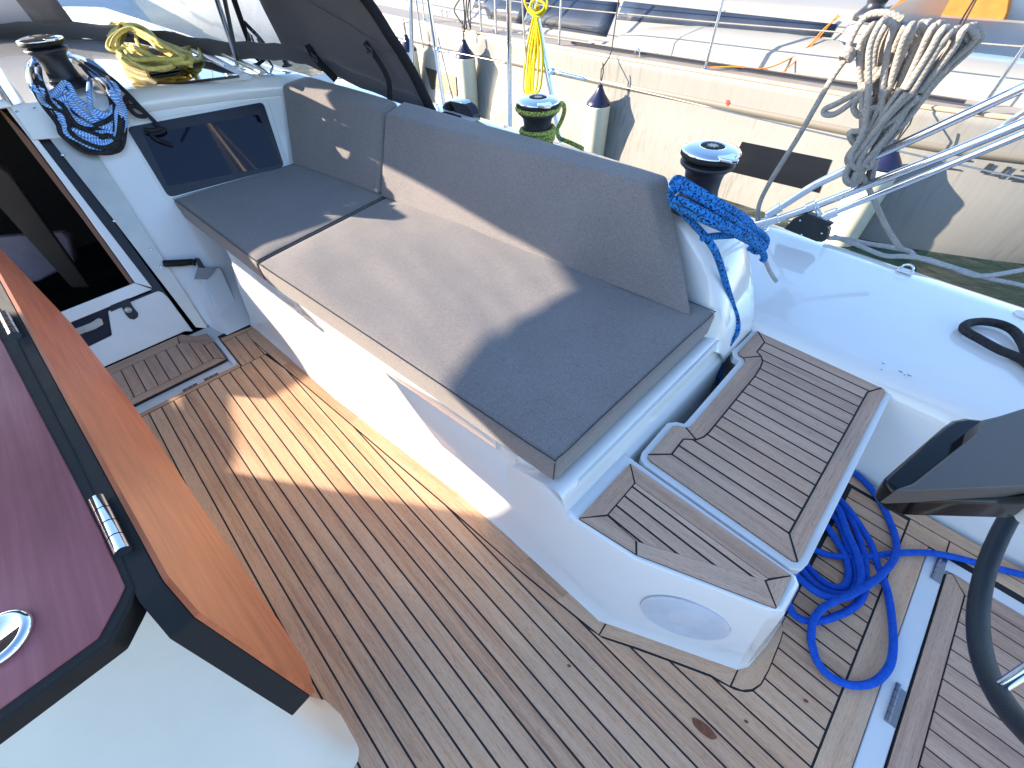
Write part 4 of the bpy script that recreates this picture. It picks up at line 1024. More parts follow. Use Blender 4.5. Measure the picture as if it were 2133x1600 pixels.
# struts: two steel tubes and a webbing strap from the roof fitting up inside the hood
foot = pz(496, 132, 0.772)
for j, (u, v, r_) in enumerate(((452, 0, 0.010), (468, 0, 0.008))):
    tdir_ = py(u, v, foot.y - 0.10); mb = MB(); mb.tube([foot, foot.lerp(tdir_, 1.0), foot.lerp(tdir_, 2.6)], r_, 10); obj('frame_tube', mb, STEEL if j == 0 else BLACKP, hd)
mb = MB(); mb.tube([foot + Vector((0, 0, -.02)), foot + Vector((0, 0, 0.01))], 0.014, 12); mb.box(foot + Vector((0, 0, -0.012)), (0.06, 0.035, 0.008)); obj('tube_foot', mb, STEEL, hd, bevel=0.002)
def strap(pts, wd, m_, name):
    pts = smooth_path(pts, 6); rows = []
    for i, p in enumerate(pts):
        a, b = pts[max(0, i - 1)], pts[min(len(pts) - 1, i + 1)]; d = (b - a).normalized(); v = ray(*proj(p)).normalized(); s = d.cross(v).normalized() * wd / 2
        rows.append([p - s, p + s])
    q = MB(); q.grid(rows); return solid(obj(name, q, m_, hd), 0.003)
def proj(p):
    c = RM @ (Vector(p) - Vector((0, 0, CAM_H))); return CXP + FPX * c.x / c.z, CYP + FPX * c.y / c.z
strap([py(486, -5, 0.82), py(505, 50, 0.86), py(527, 108, 0.9), py(540, 125, 0.92)], 0.022, WEB, 'strap')
strap([py(508, 46, 0.86), py(545, 85, 0.93), py(556, 112, 0.95), py(535, 135, 0.93), py(505, 138, 0.90)], 0.016, WEB, 'strap')
strap([py(536, 80, 0.98), py(555, 118, 0.98), py(568, 138, 0.98)], 0.010, WEB, 'strap')
strap([py(641, 93, 1.03), py(658, 122, 1.03), py(700, 166, 1.04)], 0.030, WEB, 'strap')
strap([py(760, 88, 1.08), py(790, 130, 1.09), py(808, 165, 1.10), py(812, 195, 1.09), py(811, 216, 1.07)], 0.020, WEB, 'strap')
for u, v, y in ((520, 72, 0.90), (654, 115, 1.02), (768, 98, 1.08)):
    c = py(u, v, y); mb = MB()
    for k in range(2): 
        o = Vector((0, 0, -0.016 * k)); mb.tube([c + o + Vector((-0.018, 0, 0.006)), c + o + Vector((0.018, 0.0, -0.006))], 0.004, 6)
    mb.tube([c + Vector((-.018, 0, .008)), c + Vector((-.018, 0, -.022))], 0.004, 6); mb.tube([c + Vector((.018, 0, .0)), c + Vector((.018, 0, -.026))], 0.004, 6)
    obj('buckle', mb, BLACKP, hd)

# ================================================================== LIFELINE STANCHIONS of our boat
def stanchion(label, foot, top, r=0.0125):
    foot, top = Vector(foot), Vector(top); s_ = root('stanchion', label, 'stanchion', foot, 'lifeline stanchions of our boat')
    mb = MB(); mb.tube([foot, foot.lerp(top, 0.5), top], r, 14); obj('tube', mb, STEEL, s_)
    mb = MB(); mb.lathe([(0.028, 0), (0.026, 0.008), (0.018, 0.014), (0.017, 0.035), (0.014, 0.036)], foot, 20); obj('base', mb, STEEL, s_)
    return s_
SY = 1.85
def sl(u0, v0, u1, v1, zf):     # foot on the deck, leaning line through two photo points in the plane of the deck edge
    a, b = py(u0, v0, SY), py(u1, v1, SY); d = b - a; return a + d * ((zf - a.z) / d.z), a + d * ((1.04 - a.z) / d.z)
for lab, q in (('upright polished stanchion closest to the dark fabric hood', (860, 190, 855, 0)), ('slightly leaning stanchion second from the fabric hood', (924, 215, 893, 0)),
               ('upright stanchion rising between two cream fenders', (1062, 265, 1060, 0)), ('leaning stanchion beside the hanging yellow line', (1148, 190, 1112, 0))):
    stanchion(lab, *sl(*q, 0.345))
def lifeline(label, pts, turnb):
    r_ = root('lifeline', label, 'lifeline', Vector(pts[0]), 'wire lifelines of our boat')
    mb = MB(); mb.tube(smooth_path(pts, 6), 0.0028, 6); obj('wire', mb, BRUSH, r_)
    for t0, t1 in turnb:
        a, b = Vector(t0), Vector(t1); mb = MB(); d = (b - a)
        mb.tube([a, a + d * .1, a + d * .12, a + d * .88, a + d * .9, b], 0.0075, 10, rfun=lambda t: 0.65 if t < .15 or t > .85 else 1.0); 
        mb.lathe([(0.011, -0.012), (0.014, 0), (0.011, 0.012)], a - d * 0.15, 10); obj('turnbuckle', mb, STEEL, r_)
P_ = lambda u, v: py(u, v, SY)
lifeline('thin wire lifeline ending at the stanchion next to the hood', [P_(700, 72), P_(780, 80), P_(845, 86)], [(P_(800, 80), P_(838, 84))])
lifeline('short wire lifeline between the leaning and upright stanchions', [P_(912, 104), P_(960, 112), P_(1052, 131)], [(P_(915, 104), P_(936, 109))])
lifeline('long wire lifeline running aft past the fender and grey rope', [P_(1142, 145), P_(1250, 170), P_(1400, 205), P_(1600, 252), P_(1850, 310), P_(2020, 348), P_(2300, 410)], [(P_(1160, 151), P_(1222, 166))])
for u, v in ((1146, 146), (1050, 130), (912, 103), (846, 86)):
    pass

# ================================================================== PUSHPIT RAIL (bent tubes)
pr_ = root('pushpit_rail', 'polished bent steel rail tubes slanting up over the side deck', 'rail', P_(1600, 460), None)
tubeA = smooth_path([P_(1612, 440), P_(1640, 422), P_(1690, 390), P_(1745, 362), P_(1900, 290), P_(2133, 182), P_(2400, 60), (0.55, 1.85, 1.16), (1.45, 1.85, 1.19), (1.55, 1.85, 1.12), (1.56, 1.85, 0.33)], 8)
mb = MB(); mb.tube(tubeA, 0.0135, 16); obj('upper_tube', mb, STEEL, pr_)
tubeB = smooth_path([P_(1578, 466), P_(1620, 456), P_(1700, 428), P_(1860, 365), P_(2000, 310), P_(2133, 255), P_(2400, 145), (0.60, 1.85, 0.98), (1.40, 1.85, 1.0), (1.56, 1.85, 1.0)], 8)
mb = MB(); mb.tube(tubeB, 0.0135, 16); obj('lower_tube', mb, STEEL, pr_)
tubeC = smooth_path([py(1716, 452, 1.80), py(1760, 433, 1.80), py(1900, 376, 1.80), py(2133, 278, 1.80), py(2400, 165, 1.80), (0.60, 1.82, 0.90), (1.40, 1.84, 0.90), (1.56, 1.85, 0.90)], 8)
mb = MB(); mb.tube(tubeC, 0.0105, 14); obj('brace_tube', mb, STEEL, pr_)
tubeD = smooth_path([py(1930, 335, 1.95), py(2060, 280, 1.95), py(2133, 232, 1.95), py(2300, 130, 1.95), (0.6, 1.9, 1.05), (1.56, 1.86, 1.06)], 6)
mb = MB(); mb.tube(tubeD, 0.008, 12); obj('outer_tube', mb, STEEL, pr_)
for a, b in (((1600, 447), (1628, 430)), ((1574, 468), (1622, 455)), ((1720, 450), (1746, 440))):
    y_ = 1.80 if a[0] == 1720 else SY
    mb = MB(); mb.tube([py(*a, y_), py(*b, y_)], 0.0165, 16); obj('socket', mb, STEEL, pr_)
mb = MB(); mb.tube([P_(1683, 433), P_(1703, 425)], 0.0185, 16); mb.tube([P_(1698, 428), py(1708, 447, 1.80)], 0.008, 8); obj('clamp', mb, STEEL, pr_)
mb = MB(); f0 = P_(1588, 470); mb.lathe([(0.03, 0), (0.028, 0.012), (0.018, 0.02)], Vector((f0.x, f0.y, 0.337)), 20); mb.tube([Vector((f0.x, f0.y, 0.345)), f0 + Vector((0.01, 0, 0.0)), P_(1600, 450)], 0.013, 10); obj('foot', mb, STEEL, pr_)

# deck fittings
lb = root('lead_block', 'black sheet lead block on the side deck below the rail', 'block', pz(1680, 480, 0.35))
B0 = [pz(u, v, 0.345) for u, v in ((1632, 478), (1640, 466), (1708, 486), (1725, 497), (1718, 506), (1700, 503))]
def yq(u, v, y=1.84): return py(u, v, y)
mb = MB(); mb.thick([yq(u, v) for u, v in ((1632, 477), (1650, 458), (1680, 444), (1700, 452), (1722, 470), (1727, 480), (1722, 500), (1712, 505), (1700, 504))], (0, 0.03, 0)); obj('cheek', mb, BLACKP, lb, bevel=0.004)
mb = MB(); mb.thick([yq(u, v) + Vector((0, -.002, 0)) for u, v in ((1690, 458), (1700, 452), (1736, 466), (1728, 472), (1712, 470))], (0, 0.02, 0)); obj('cam_lever', mb, BLACKP, lb, bevel=0.003)
for u, v in ((1644, 464), (1667, 459), (1670, 489), (1712, 486)):
    mb = MB(); mb.lathe([(0.004, 0), (0.003, 0.002), (0, 0.0022)], yq(u, v) + Vector((0, -0.001, 0)), 10, Matrix.Rotation(rad(90), 3, 'X')); obj('rivet', mb, STEEL, lb)
pe = pz(1885, 566, 0.335)
pd = root('padeye', 'small steel padeye on a white pad at the deck edge', 'padeye', pe)
mb = MB(); mb.box(pe + Vector((0, 0, 0.003)), (0.050, 0.030, 0.006)); obj('pad', mb, GELM, pd, bevel=0.004)
mb = MB(); mb.tube(smooth_path([pe + Vector((-0.017, 0, 0.004)), pe + Vector((-0.014, 0, 0.020)), pe + Vector((0, 0, 0.028)), pe + Vector((0.014, 0, 0.020)), pe + Vector((0.017, 0, 0.004))], 5), 0.0038, 8); obj('eye', mb, STEEL, pd)
vk = pz(2130, 657, 0.335); mb = MB(); mb.lathe([(0.022, 0), (0.021, 0.006), (0.014, 0.010), (0, 0.011)], vk, 24); thing(obj('deck_plug', mb, GELM), 'small round white cap on the side deck outboard of the black loop', 'cap')
sb = root('genoa_block', 'black sheet block with chrome top behind the long backrest', 'block', py(945, 235, 1.33))
q_ = lambda u, v: py(u, v, 1.33)
mb = MB(); mb.thick([q_(u, v) for u, v in ((921, 232), (920, 222), (926, 213), (940, 209), (962, 213), (975, 225), (984, 243), (984, 262), (921, 262))], (0, 0.05, 0)); obj('cheek', mb, BLACKP, sb, bevel=0.006)
mb = MB(); mb.thick([q_(u, v) + Vector((0, -.003, .003)) for u, v in ((936, 210), (962, 213), (968, 219), (944, 214))], (0, 0.045, 0)); obj('cover', mb, CHROME, sb, bevel=0.003)
mb = MB(); mb.lathe([(0.026, 0), (0.026, 0.006), (0.02, 0.008), (0, 0.008)], q_(935, 228) + Vector((0, -0.001, 0)), 24, Matrix.Rotation(rad(90), 3, 'X')); obj('sheave', mb, RUBBER, sb)
hf = pz(598, 138, 0.745); mb = MB(); mb.lathe([(0.028, 0), (0.026, .006), (0.014, .012), (0.012, .05), (0.016, .052)], hf, 16); thing(obj('hood_knob', mb, BLACKP), 'black mushroom fitting on the cabin roof under the hood edge', 'deck fitting')

# ================================================================== HELM
hc = root('helm_console', 'black helm console pod with grey top panel', 'helm console', (0.45, 0.85, 0.55))
zc_ = 0.60
out_ = [(1840, 1003), (1846, 990), (1965, 886), (1985, 872), (2010, 867), (2045, 871), (2133, 850), (2260, 830), (2300, 1000), (2133, 1046), (1905, 1040), (1868, 1028)]
mb = MB(); po = [pz(u, v, zc_ - 0.035) for u, v in out_]; mb.thick(po, (0.01, 0.0, -0.05)); obj('housing', mb, GLOSSBLK, hc, bevel=0.010, seg=4)
mb = MB(); mb.thick([pz(u, v, zc_) for u, v in ((1868, 1019), (1905, 1006), (2037, 902), (2043, 878), (2133, 850), (2250, 830), (2290, 985), (2133, 1012), (1882, 1022))], (0, 0, -0.045)); obj('top_panel', mb, SCREEN, hc, bevel=0.004)
mb = MB(); mb.tube(smooth_path([(0.36, 0.80, 0.56), (0.60, 0.92, 0.55), (0.92, 0.96, 0.50), (1.02, 0.96, 0.35), (1.02, 0.96, 0.0)], 6), 0.04, 20); obj('post', mb, GELM, hc)
sw = root('steering_wheel', 'black leather covered steering wheel with steel spokes', 'steering wheel', (0.5, 0.93, 0.71))
R_ = 0.50; cw = Vector((0.5, 0.93, 0.71))
mb = MB(); mb.tube([cw + Vector((0, R_ * math.cos(a), R_ * math.sin(a))) for a in [2 * math.pi * i / 72 for i in range(72)]], 0.0175, 14, True); obj('rim', mb, LEATHER, sw)
for k in range(5):
    a = rad(-126 + 72 * k); e = cw + Vector((0, math.cos(a), math.sin(a))) * (R_ - 0.012); s_ = cw + Vector((0.03, math.cos(a) * 0.05, math.sin(a) * .05)); mb = MB(); mb.tube([s_, s_.lerp(e, .5), e], 0.011, 12, rfun=lambda t: 1.25 - 0.4 * t); obj('spoke', mb, STEEL, sw)
mb = MB(); mb.lathe([(0.06, 0), (0.055, 0.03), (0.03, 0.05), (0, 0.05)], cw, 24, Matrix.Rotation(rad(90), 3, 'Y')); obj('hub', mb, STEEL, sw)

# ================================================================== NEIGHBOUR YACHT
ny = root('neighbour_yacht', 'cream white sailing yacht moored alongside with dark windows', 'sailboat', (-2.5, 5.5, 0))
HY = 4.30
def hy(x):           # plan shape of the neighbour's sheer (bow forward)
    f = max(0, -x - 4.5); return HY + 0.012 * f ** 2 + 0.0012 * f ** 3 * 0.3 + (0.30 * max(0, x + 0.3) ** 1.3)
def hz_(x): return 0.30 + 0.010 * max(0, -x - 3)
XS = [-16 + i * 0.5 for i in range(0, 41)]
hp2 = [(0.06, 0.004), (0.0, 0.0), (-0.012, -0.02), (-0.010, -0.06), (-0.004, -0.15), (0.0, -0.30), (0.006, -0.45), (0.016, -0.62), (0.034, -0.80), (0.06, -0.95), (0.12, -1.1)]
def low(x, b):       # the waterline is fuller amidships and narrows towards the stern
    k = max(0, -b - 0.3) / 0.6; return k * (-0.15 + 0.13 * max(0, x + 0.5))
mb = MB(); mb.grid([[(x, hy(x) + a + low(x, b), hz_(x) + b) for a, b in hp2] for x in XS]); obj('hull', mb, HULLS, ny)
def hull_at(u, v, off=0.004):
    p = py(u, v, HY); 
    for _ in range(6):
        zz = p.z - hz_(p.x); a = 0
        for (a0, b0), (a1, b1) in zip(hp2, hp2[1:]):
            if b1 <= zz <= b0: a = a0 + (a1 - a0) * (zz - b0) / (b1 - b0)
        p = py(u, v, hy(p.x) + a + low(p.x, zz) - off)
    return p
def hullpatch(px4, m_, name, off=0.004, nx=12, ny_=3, parent=None):
    a, b, c, d = px4; rows = []
    for i in range(nx + 1):
        t = i / nx; r = []
        for k in range(ny_ + 1):
            s = k / ny_; u = (a[0] * (1 - t) + b[0] * t) * (1 - s) + (d[0] * (1 - t) + c[0] * t) * s; v = (a[1] * (1 - t) + b[1] * t) * (1 - s) + (d[1] * (1 - t) + c[1] * t) * s
            r.append(hull_at(u, v, off))
        rows.append(r)
    q = MB(); q.grid(rows, False); o = obj(name, q, m_, parent or ny); s_ = o.modifiers.new('solid', 'SOLIDIFY'); s_.thickness = 0.003; s_.offset = 0; return o
hullpatch([(1546, 295), (1733, 333), (1706, 402), (1515, 356)], GLASSD, 'hull_window')
hullpatch([(886, 140), (949, 160), (952, 201), (898, 185)], GLASSD, 'hull_window', 0.012)
# painted stripe below the sheer
mb = MB(); mb.grid([[(x, hy(x) + 0.000 - 0.004, hz_(x) - 0.185), (x, hy(x) + 0.001 - 0.004, hz_(x) - 0.24)] for x in XS[6:]])
solid(obj('painted_stripe', mb, STRIPE, ny), 0.002)
mb = MB(); mb.grid([[(x, hy(x) - 0.012, hz_(x) - 0.005), (x, hy(x) - 0.016, hz_(x) + 0.012), (x, hy(x) + 0.006, hz_(x) + 0.020), (x, hy(x) + 0.022, hz_(x) + 0.006)] for x in XS]); obj('toe_rail', mb, TOE, ny)
# lettering on the hull: two dashes and the number 42
cr = lambda x, y: (1700 + x / 4.21, 220 + y / 4.21)
def decal(pts, name='hull_number'):
    P = [hull_at(*cr(*p), 0.004) for p in pts]; q = MB(); q.thick(P, (0, -0.002, 0)); obj(name, q, DECAL, ny)
decal([(1240, 462), (1365, 478), (1352, 490), (1225, 474)]); decal([(1090, 530), (1275, 562), (1265, 572), (1080, 540)])
decal([(1520, 505), (1567, 512), (1480, 590), (1600, 606), (1680, 532), (1722, 540), (1612, 630), (1560, 622), (1570, 612), (1434, 586)])
decal([(1800, 562), (1900, 575), (2010, 592), (1985, 640), (1820, 622), (1760, 640), (2000, 676), (1990, 692), (1672, 648), (1740, 605), (1960, 628), (1975, 605), (1790, 575)])
mb = MB(); a_ = [hull_at(u, v, 0.004) for u, v in ((1513, 208), (1519, 209), (1518, 214), (1521, 214), (1515, 221), (1511, 213), (1514, 213))]; mb.thick(a_, (0, -.002, 0)); obj('red_arrow', mb, simple('red_sticker', (0.6, 0.06, 0.03), 0.5), ny)
# deck and cabin trunk
def CYW(x): return 4.78 + 0.010 * max(0, -x - 4) ** 2
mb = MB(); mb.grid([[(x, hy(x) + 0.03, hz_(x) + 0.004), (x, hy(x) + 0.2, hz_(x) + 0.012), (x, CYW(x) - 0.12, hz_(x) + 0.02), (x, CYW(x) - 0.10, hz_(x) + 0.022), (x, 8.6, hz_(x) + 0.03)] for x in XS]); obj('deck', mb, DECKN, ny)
CX = [-9.5 + i * 0.5 for i in range(0, 18)]
def zr(x): return 0.70 + 0.0 * x if x > -6 else 0.70 - 0.055 * (-6 - x)
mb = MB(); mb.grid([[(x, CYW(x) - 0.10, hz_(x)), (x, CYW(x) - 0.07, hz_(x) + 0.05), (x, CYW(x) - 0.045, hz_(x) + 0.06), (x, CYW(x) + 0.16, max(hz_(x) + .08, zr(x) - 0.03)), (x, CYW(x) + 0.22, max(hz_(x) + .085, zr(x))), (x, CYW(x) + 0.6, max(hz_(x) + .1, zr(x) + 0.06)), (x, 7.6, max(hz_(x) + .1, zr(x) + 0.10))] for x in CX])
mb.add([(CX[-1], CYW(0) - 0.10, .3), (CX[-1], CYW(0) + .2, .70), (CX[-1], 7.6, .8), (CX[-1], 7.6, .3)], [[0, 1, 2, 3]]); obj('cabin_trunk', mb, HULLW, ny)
def cw_(x, t, o=-0.005):    # point on the sloping cabin side
    z0_, z1_ = hz_(x) + 0.06, max(hz_(x) + .08, zr(x) - 0.03); return (x, CYW(x) - 0.045 + 0.205 * t + o, z0_ + (z1_ - z0_) * t + 0.001)
wx = [-5.6 + i * 0.25 for i in range(0, 10)]
for i0, i1 in ((0, 4), (4, 9)):
    mb = MB(); mb.grid([[cw_(x, 0.02 if x > -5.3 else 0.3), cw_(x, 0.86)] for x in [wx[i0] + 0.015 + (wx[i1] - wx[i0] - 0.03) * k / 8 for k in range(9)]]); solid(obj('cabin_window', mb, NWIN, ny), 0.004)
mb = MB(); mb.grid([[cw_(x, 0.46 + 0.10 * k / 10, -0.006), cw_(x, 0.90 - 0.10 * k / 10, -0.006)] for k, x in [(k, -3.32 + 2.05 * k / 10) for k in range(11)]]); solid(obj('cabin_window', mb, NWIN, ny), 0.004)
# small fittings on deck: grab rails, hatches, leads and the jib sheet
for x0_, x1_ in ((-5.2, -4.0), (-3.2, -2.2)):
    mb = MB(); yy_, zz_ = CYW((x0_ + x1_) / 2) + 0.36, 0.80; mb.tube([(x0_, yy_, zz_), (x1_, yy_, zz_)], 0.012, 8)
    for k in range(4):
        xk = x0_ + (x1_ - x0_) * k / 3; mb.tube([(xk, yy_, zz_), (xk, yy_, zz_ - 0.10)], 0.011, 8)
    obj('grab_rail', mb, STEEL, ny)
for x_, y_ in ((-4.4, 5.5), (-2.7, 5.7)):
    mb = MB(); mb.box((x_, y_, 0.80), (0.5, 0.5, 0.05)); f_ = obj('hatch', mb, NWIN, ny, bevel=0.02)
mb = MB(); mb.tube(smooth_path([(-6.2, HY + .33, .345), (-4.6, HY + .25, .335), (-3.2, HY + .27, .33), (-2.0, HY + .22, .33), (-0.9, HY + .30, .33), (0.6, HY + .42, .33)], 8), 0.007, 6); obj('jib_sheet', mb, R_GREY, ny)
mb = MB(); mb.box((-1.9, HY + 0.16, 0.335), (3.4, 0.03, 0.018)); obj('genoa_track', mb, GREYFRAME, ny)
for x_ in (-4.75, -4.2, -2.75, -0.75):
    mb = MB(); mb.tube(smooth_path([(x_ - .03, HY + .11, .315), (x_ - .02, HY + .11, .36), (x_, HY + .11, .375), (x_ + .02, HY + .11, .36), (x_ + .03, HY + .11, .315)], 4), 0.007, 6); obj('deck_eye', mb, STEEL, ny)
# raised coaming with sunlit shoulder, aft of the windows
mb = MB(); cs = []
for x, h_ in ((-3.35, 0.02), (-3.2, 0.10), (-2.9, 0.17), (-2.4, 0.21), (-1.6, 0.22), (-0.8, 0.20), (0.4, 0.18), (1.5, 0.17)):
    cs.append([(x, 4.62, 0.305), (x, 4.64, 0.31 + h_ * 0.5), (x, 4.68, 0.31 + h_ * 0.72), (x, 4.80, 0.31 + h_), (x, 5.0, 0.32 + h_), (x, 5.05, 0.30)])
mb.grid(cs); obj('cockpit_coaming', mb, HULLW, ny)
for x in (-3.0, -3.55, -2.25, -1.45):
    mb = MB(); mb.prism([(x, 4.60, .30), (x + .28, 4.60, .30), (x + .28, 4.72, .30), (x, 4.72, .30)], [(x + .05, 4.64, .345), (x + .25, 4.64, .345), (x + .25, 4.72, .345), (x + .05, 4.72, .345)]); obj('deck_moulding', mb, HULLW, ny, bevel=0.008)
# winch on a white plinth
wp = py(1745, 140, 4.75); mb = MB(); bx_, by_ = wp.x + 0.02, 4.95; zk = (py(1762, 42, 4.86).z - 0.30) / 0.46
Z_ = lambda P: [(r_, 0.30 + (z_ - 0.30) * zk) for r_, z_ in P]
mb.lathe(Z_([(0.20, 0.30), (0.185, 0.42), (0.155, 0.60), (0.125, 0.74), (0.105, 0.76), (0, 0.76)]), (bx_, by_, 0), 28); obj('winch_plinth', mb, HULLW, ny)
mb = MB(); mb.lathe(Z_([(0.193, 0.50), (0.190, 0.525), (0.180, 0.58), (0.166, 0.600)]), (bx_, by_, 0), 28); obj('plinth_window', mb, NWIN, ny)
mb = MB(); mb.lathe(Z_([(0.112, 0.76), (0.112, 0.80), (0.085, 0.84), (0.062, 0.88), (0.07, 0.93), (0.095, 0.96), (0.09, 1.0), (0, 1.01)]), (bx_, by_, 0), 28); obj('winch_drum', mb, GREYFRAME, ny)
# stanchions and lifelines of the neighbour
nst = [(1467, 152), (1290 - 85, 102), (-1, -1)]
def nstan(u, v, h=0.66):
    p = py(u, v, HY + 0.05); mb = MB(); mb.tube([(p.x, p.y, p.z - 0.02), (p.x, p.y, p.z + h)], 0.0125, 10); mb.lathe([(0.03, -0.01), (0.028, 0.015), (0.016, 0.03)], p, 14); obj('stanchion', mb, STEEL, ny); return p
sp_ = [nstan(u, v) for u, v in ((1467, 150), (1164, 102), (1034, 76), (1003, 70), (885, 45), (2040, 232))]
for z_ in (0.33, 0.62):
    mb = MB(); pts = [(-9, hy(-9) + .05, hz_(-9) + z_)] + [(p.x, p.y, p.z + z_) for p in sorted(sp_, key=lambda q: q.x)] + [(2.5, HY + .2, .3 + z_)]
    mb.tube(pts, 0.005, 6); obj('lifeline', mb, R_GREY, ny)
mb = MB(); c = py(926, 35, 4.45); mb.tube([c + Vector((-.12, 0, .07)), c + Vector((.12, 0, .07))], 0.011, 8); mb.tube([c + Vector((-.05, 0, 0)), c + Vector((-.05, 0, .07))], 0.012, 8); mb.tube([c + Vector((.05, 0, 0)), c + Vector((.05, 0, .07))], 0.012, 8); obj('cleat', mb, STEEL, ny)
# orange cable from the winch to the toe rail
oc = root('orange_cable', 'thin orange cable trailing from the neighbour winch to its deck', 'cable', py(1600, 150, 4.6))
mb = MB(); mb.tube(smooth_path([py(1750, 32, 4.82), py(1715, 62, 4.78), py(1685, 95, 4.72), py(1640, 125, 4.62), py(1590, 143, 4.52), py(1530, 139, 4.42), py(1475, 141, 4.36)], 8), 0.0055, 8); obj('strand', mb, ORANGE, oc)
mb = MB(); mb.tube(smooth_path([py(1746, 30, 4.83), py(1700, 85, 4.75), py(1665, 120, 4.66), py(1620, 158, 4.52), py(1590, 167, 4.47)], 8), 0.005, 8); obj('strand', mb, ORANGE, oc)
# fenders
def make_fender(label, tip_px, scale=1.0):
    g = 0.17 * scale; p = py(*tip_px, HY - g + 0.0); r_ = root('fender', label, 'fender', p, 'cream fenders hanging on the neighbour hull')
    R = 0.122 * scale
    mb = MB(); mb.lathe([(0.020, 0.0), (0.030, -0.03), (0.055, -0.075), (R * 0.80, -0.125), (R * 0.97, -0.150), (R, -0.165), (R * 0.985, -0.172)], p, 28); obj('end_cap', mb, NAVYP, r_)
    mb = MB(); mb.lathe([(R * 0.985, -0.170), (R, -0.185), (R, -0.72), (R * 0.94, -0.80), (R * 0.75, -0.88), (R * .4, -0.92), (0, -0.93)], p, 28); obj('body', mb, FENDER, r_)
    mb = MB(); top = Vector((p.x - 0.05, HY + 0.045, 0.97)); mid = Vector((p.x - 0.01, HY - 0.04, 0.36))
    mb.tube([p + Vector((0, 0, -0.015)), p + Vector((-0.012, 0, 0.12)), p.lerp(mid, .8), mid, top], 0.0055, 6); mb.tube([p + Vector((0, 0, -0.015)), p + Vector((0.016, 0, 0.10)), p + Vector((0, 0, 0.17))], 0.0055, 6); obj('lanyard', mb, THINBLK, r_)
    return r_
make_fender('cream fender half hidden by the stanchion closest to the hood', (845, 72))
make_fender('cream fender with navy cap beside the small black hull window', (966, 82))
make_fender('cream fender with navy cap right of the green wrapped winch', (1251, 176))
make_fender('cream fender mostly hidden behind the hanging grey rope and rail', (1869, 292))

# a further boat behind: pale hull with an ochre canvas panel
fb = root('moored_boat', 'pale boat beyond the neighbour with ochre canvas panel', 'boat', (0, 9.5, 0))
mb = MB(); mb.grid([[(x, 8.9, -0.6), (x, 8.8, 0.4), (x, 8.85, 0.75), (x, 9.3, 0.8), (x, 11.5, 0.85)] for x in (-9, -5, -2, 1, 3)]); obj('hull', mb, FARW, fb)
mb = MB(); mb.thick([py(u, v, 8.6) for u, v in ((1815, 60), (1830, -30), (2110, -40), (2100, 25), (2072, 88))], (0, 0.12, 0.02)); obj('canvas_panel', mb, OCHRE, fb, bevel=0.02)
mb = MB(); mb.thick([py(u, v, 8.7) for u, v in ((1560, 6), (1620, 10), (1820, 36), (1830, -40), (1560, -60))], (0, 0.3, 0.0)); obj('blue_cover', mb, FARB, fb, bevel=0.03)

# yachts on the far side of the basin, seen through the hood windows
def far_yacht(label, x, y, ln, hdg, hm):
    r_ = root('far_yacht', label, 'sailboat', (x, y, -0.6), 'yachts across the basin'); M3 = Matrix.Rotation(hdg, 3, 'Z')
    def T3(p): return M3 @ Vector(p) + Vector((x, y, -0.6))
    q = MB(); rows = []
    for k in range(11):
        t = k / 10; w_ = 1.8 * math.sin(math.pi * min(1, 0.12 + t * 0.62)) * (1 - max(0, t - .75) * 2.6); xx = (t - .5) * ln; sh = 1.1 + 0.25 * t
        rows.append([T3((xx, -w_ * .8, 0)), T3((xx, -w_, sh)), T3((xx, -w_ * .9, sh + .03)), T3((xx, w_ * .9, sh + .03)), T3((xx, w_, sh)), T3((xx, w_ * .8, 0))])
    q.grid(rows); q.add(rows[0], [list(range(6))]); obj('hull', q, hm, r_)
    q = MB(); q.prism([T3(p) for p in ((-2, -1, 1.1), (2.6, -.7, 1.2), (2.6, .7, 1.2), (-2, 1, 1.1))], [T3(p) for p in ((-2, -.8, 1.75), (1.8, -.5, 1.65), (1.8, .5, 1.65), (-2, .8, 1.75))]); obj('cabin_trunk', q, FARW, r_, bevel=0.06)
    q = MB(); q.prism([T3(p) for p in ((-1.6, -1.02, 1.3), (1.6, -.80, 1.32), (1.6, .80, 1.32), (-1.6, 1.02, 1.3))], [T3(p) for p in ((-1.6, -.94, 1.55), (1.6, -.7, 1.5), (1.6, .7, 1.5), (-1.6, .94, 1.55))]); obj('cabin_window', q, NWIN, r_)
    q = MB(); q.tube([T3((.6, 0, 1.2)), T3((.6, 0, 15))], 0.09, 8); obj('mast', q, BRUSH, r_)
    q = MB(); q.tube([T3((.6, 0, 2.5)), T3((-3.8, 0, 2.55))], 0.16, 8); obj('furled_sail', q, FARB, r_)
    q = MB()
    for p in ((ln * .48, 0, 1.3), (-ln * .48, 0, 1.2), (.3, 1.7, 1.2), (.3, -1.7, 1.2)): q.tube([T3(p), T3((.6, 0, 14.6))], 0.012, 4)
    obj('rigging', q, BRUSH, r_)
far_yacht('white yacht moored across the basin, seen through the left clear hood window', -15, 4.6, 11, rad(200), FARW)
far_yacht('pale yacht with a blue sail cover across the basin beyond the hood', -19, 1.2, 12, rad(215), simple('cool_white_hull', (0.55, 0.60, 0.68), 0.3))
far_yacht('white yacht farthest across the basin behind the hood strut', -27, 6.5, 12, rad(190), FARW)
far_yacht('white yacht moored astern of our boat, mast mirrored in the cabin window', 11.0, 4.3, 11, rad(180), FARW)

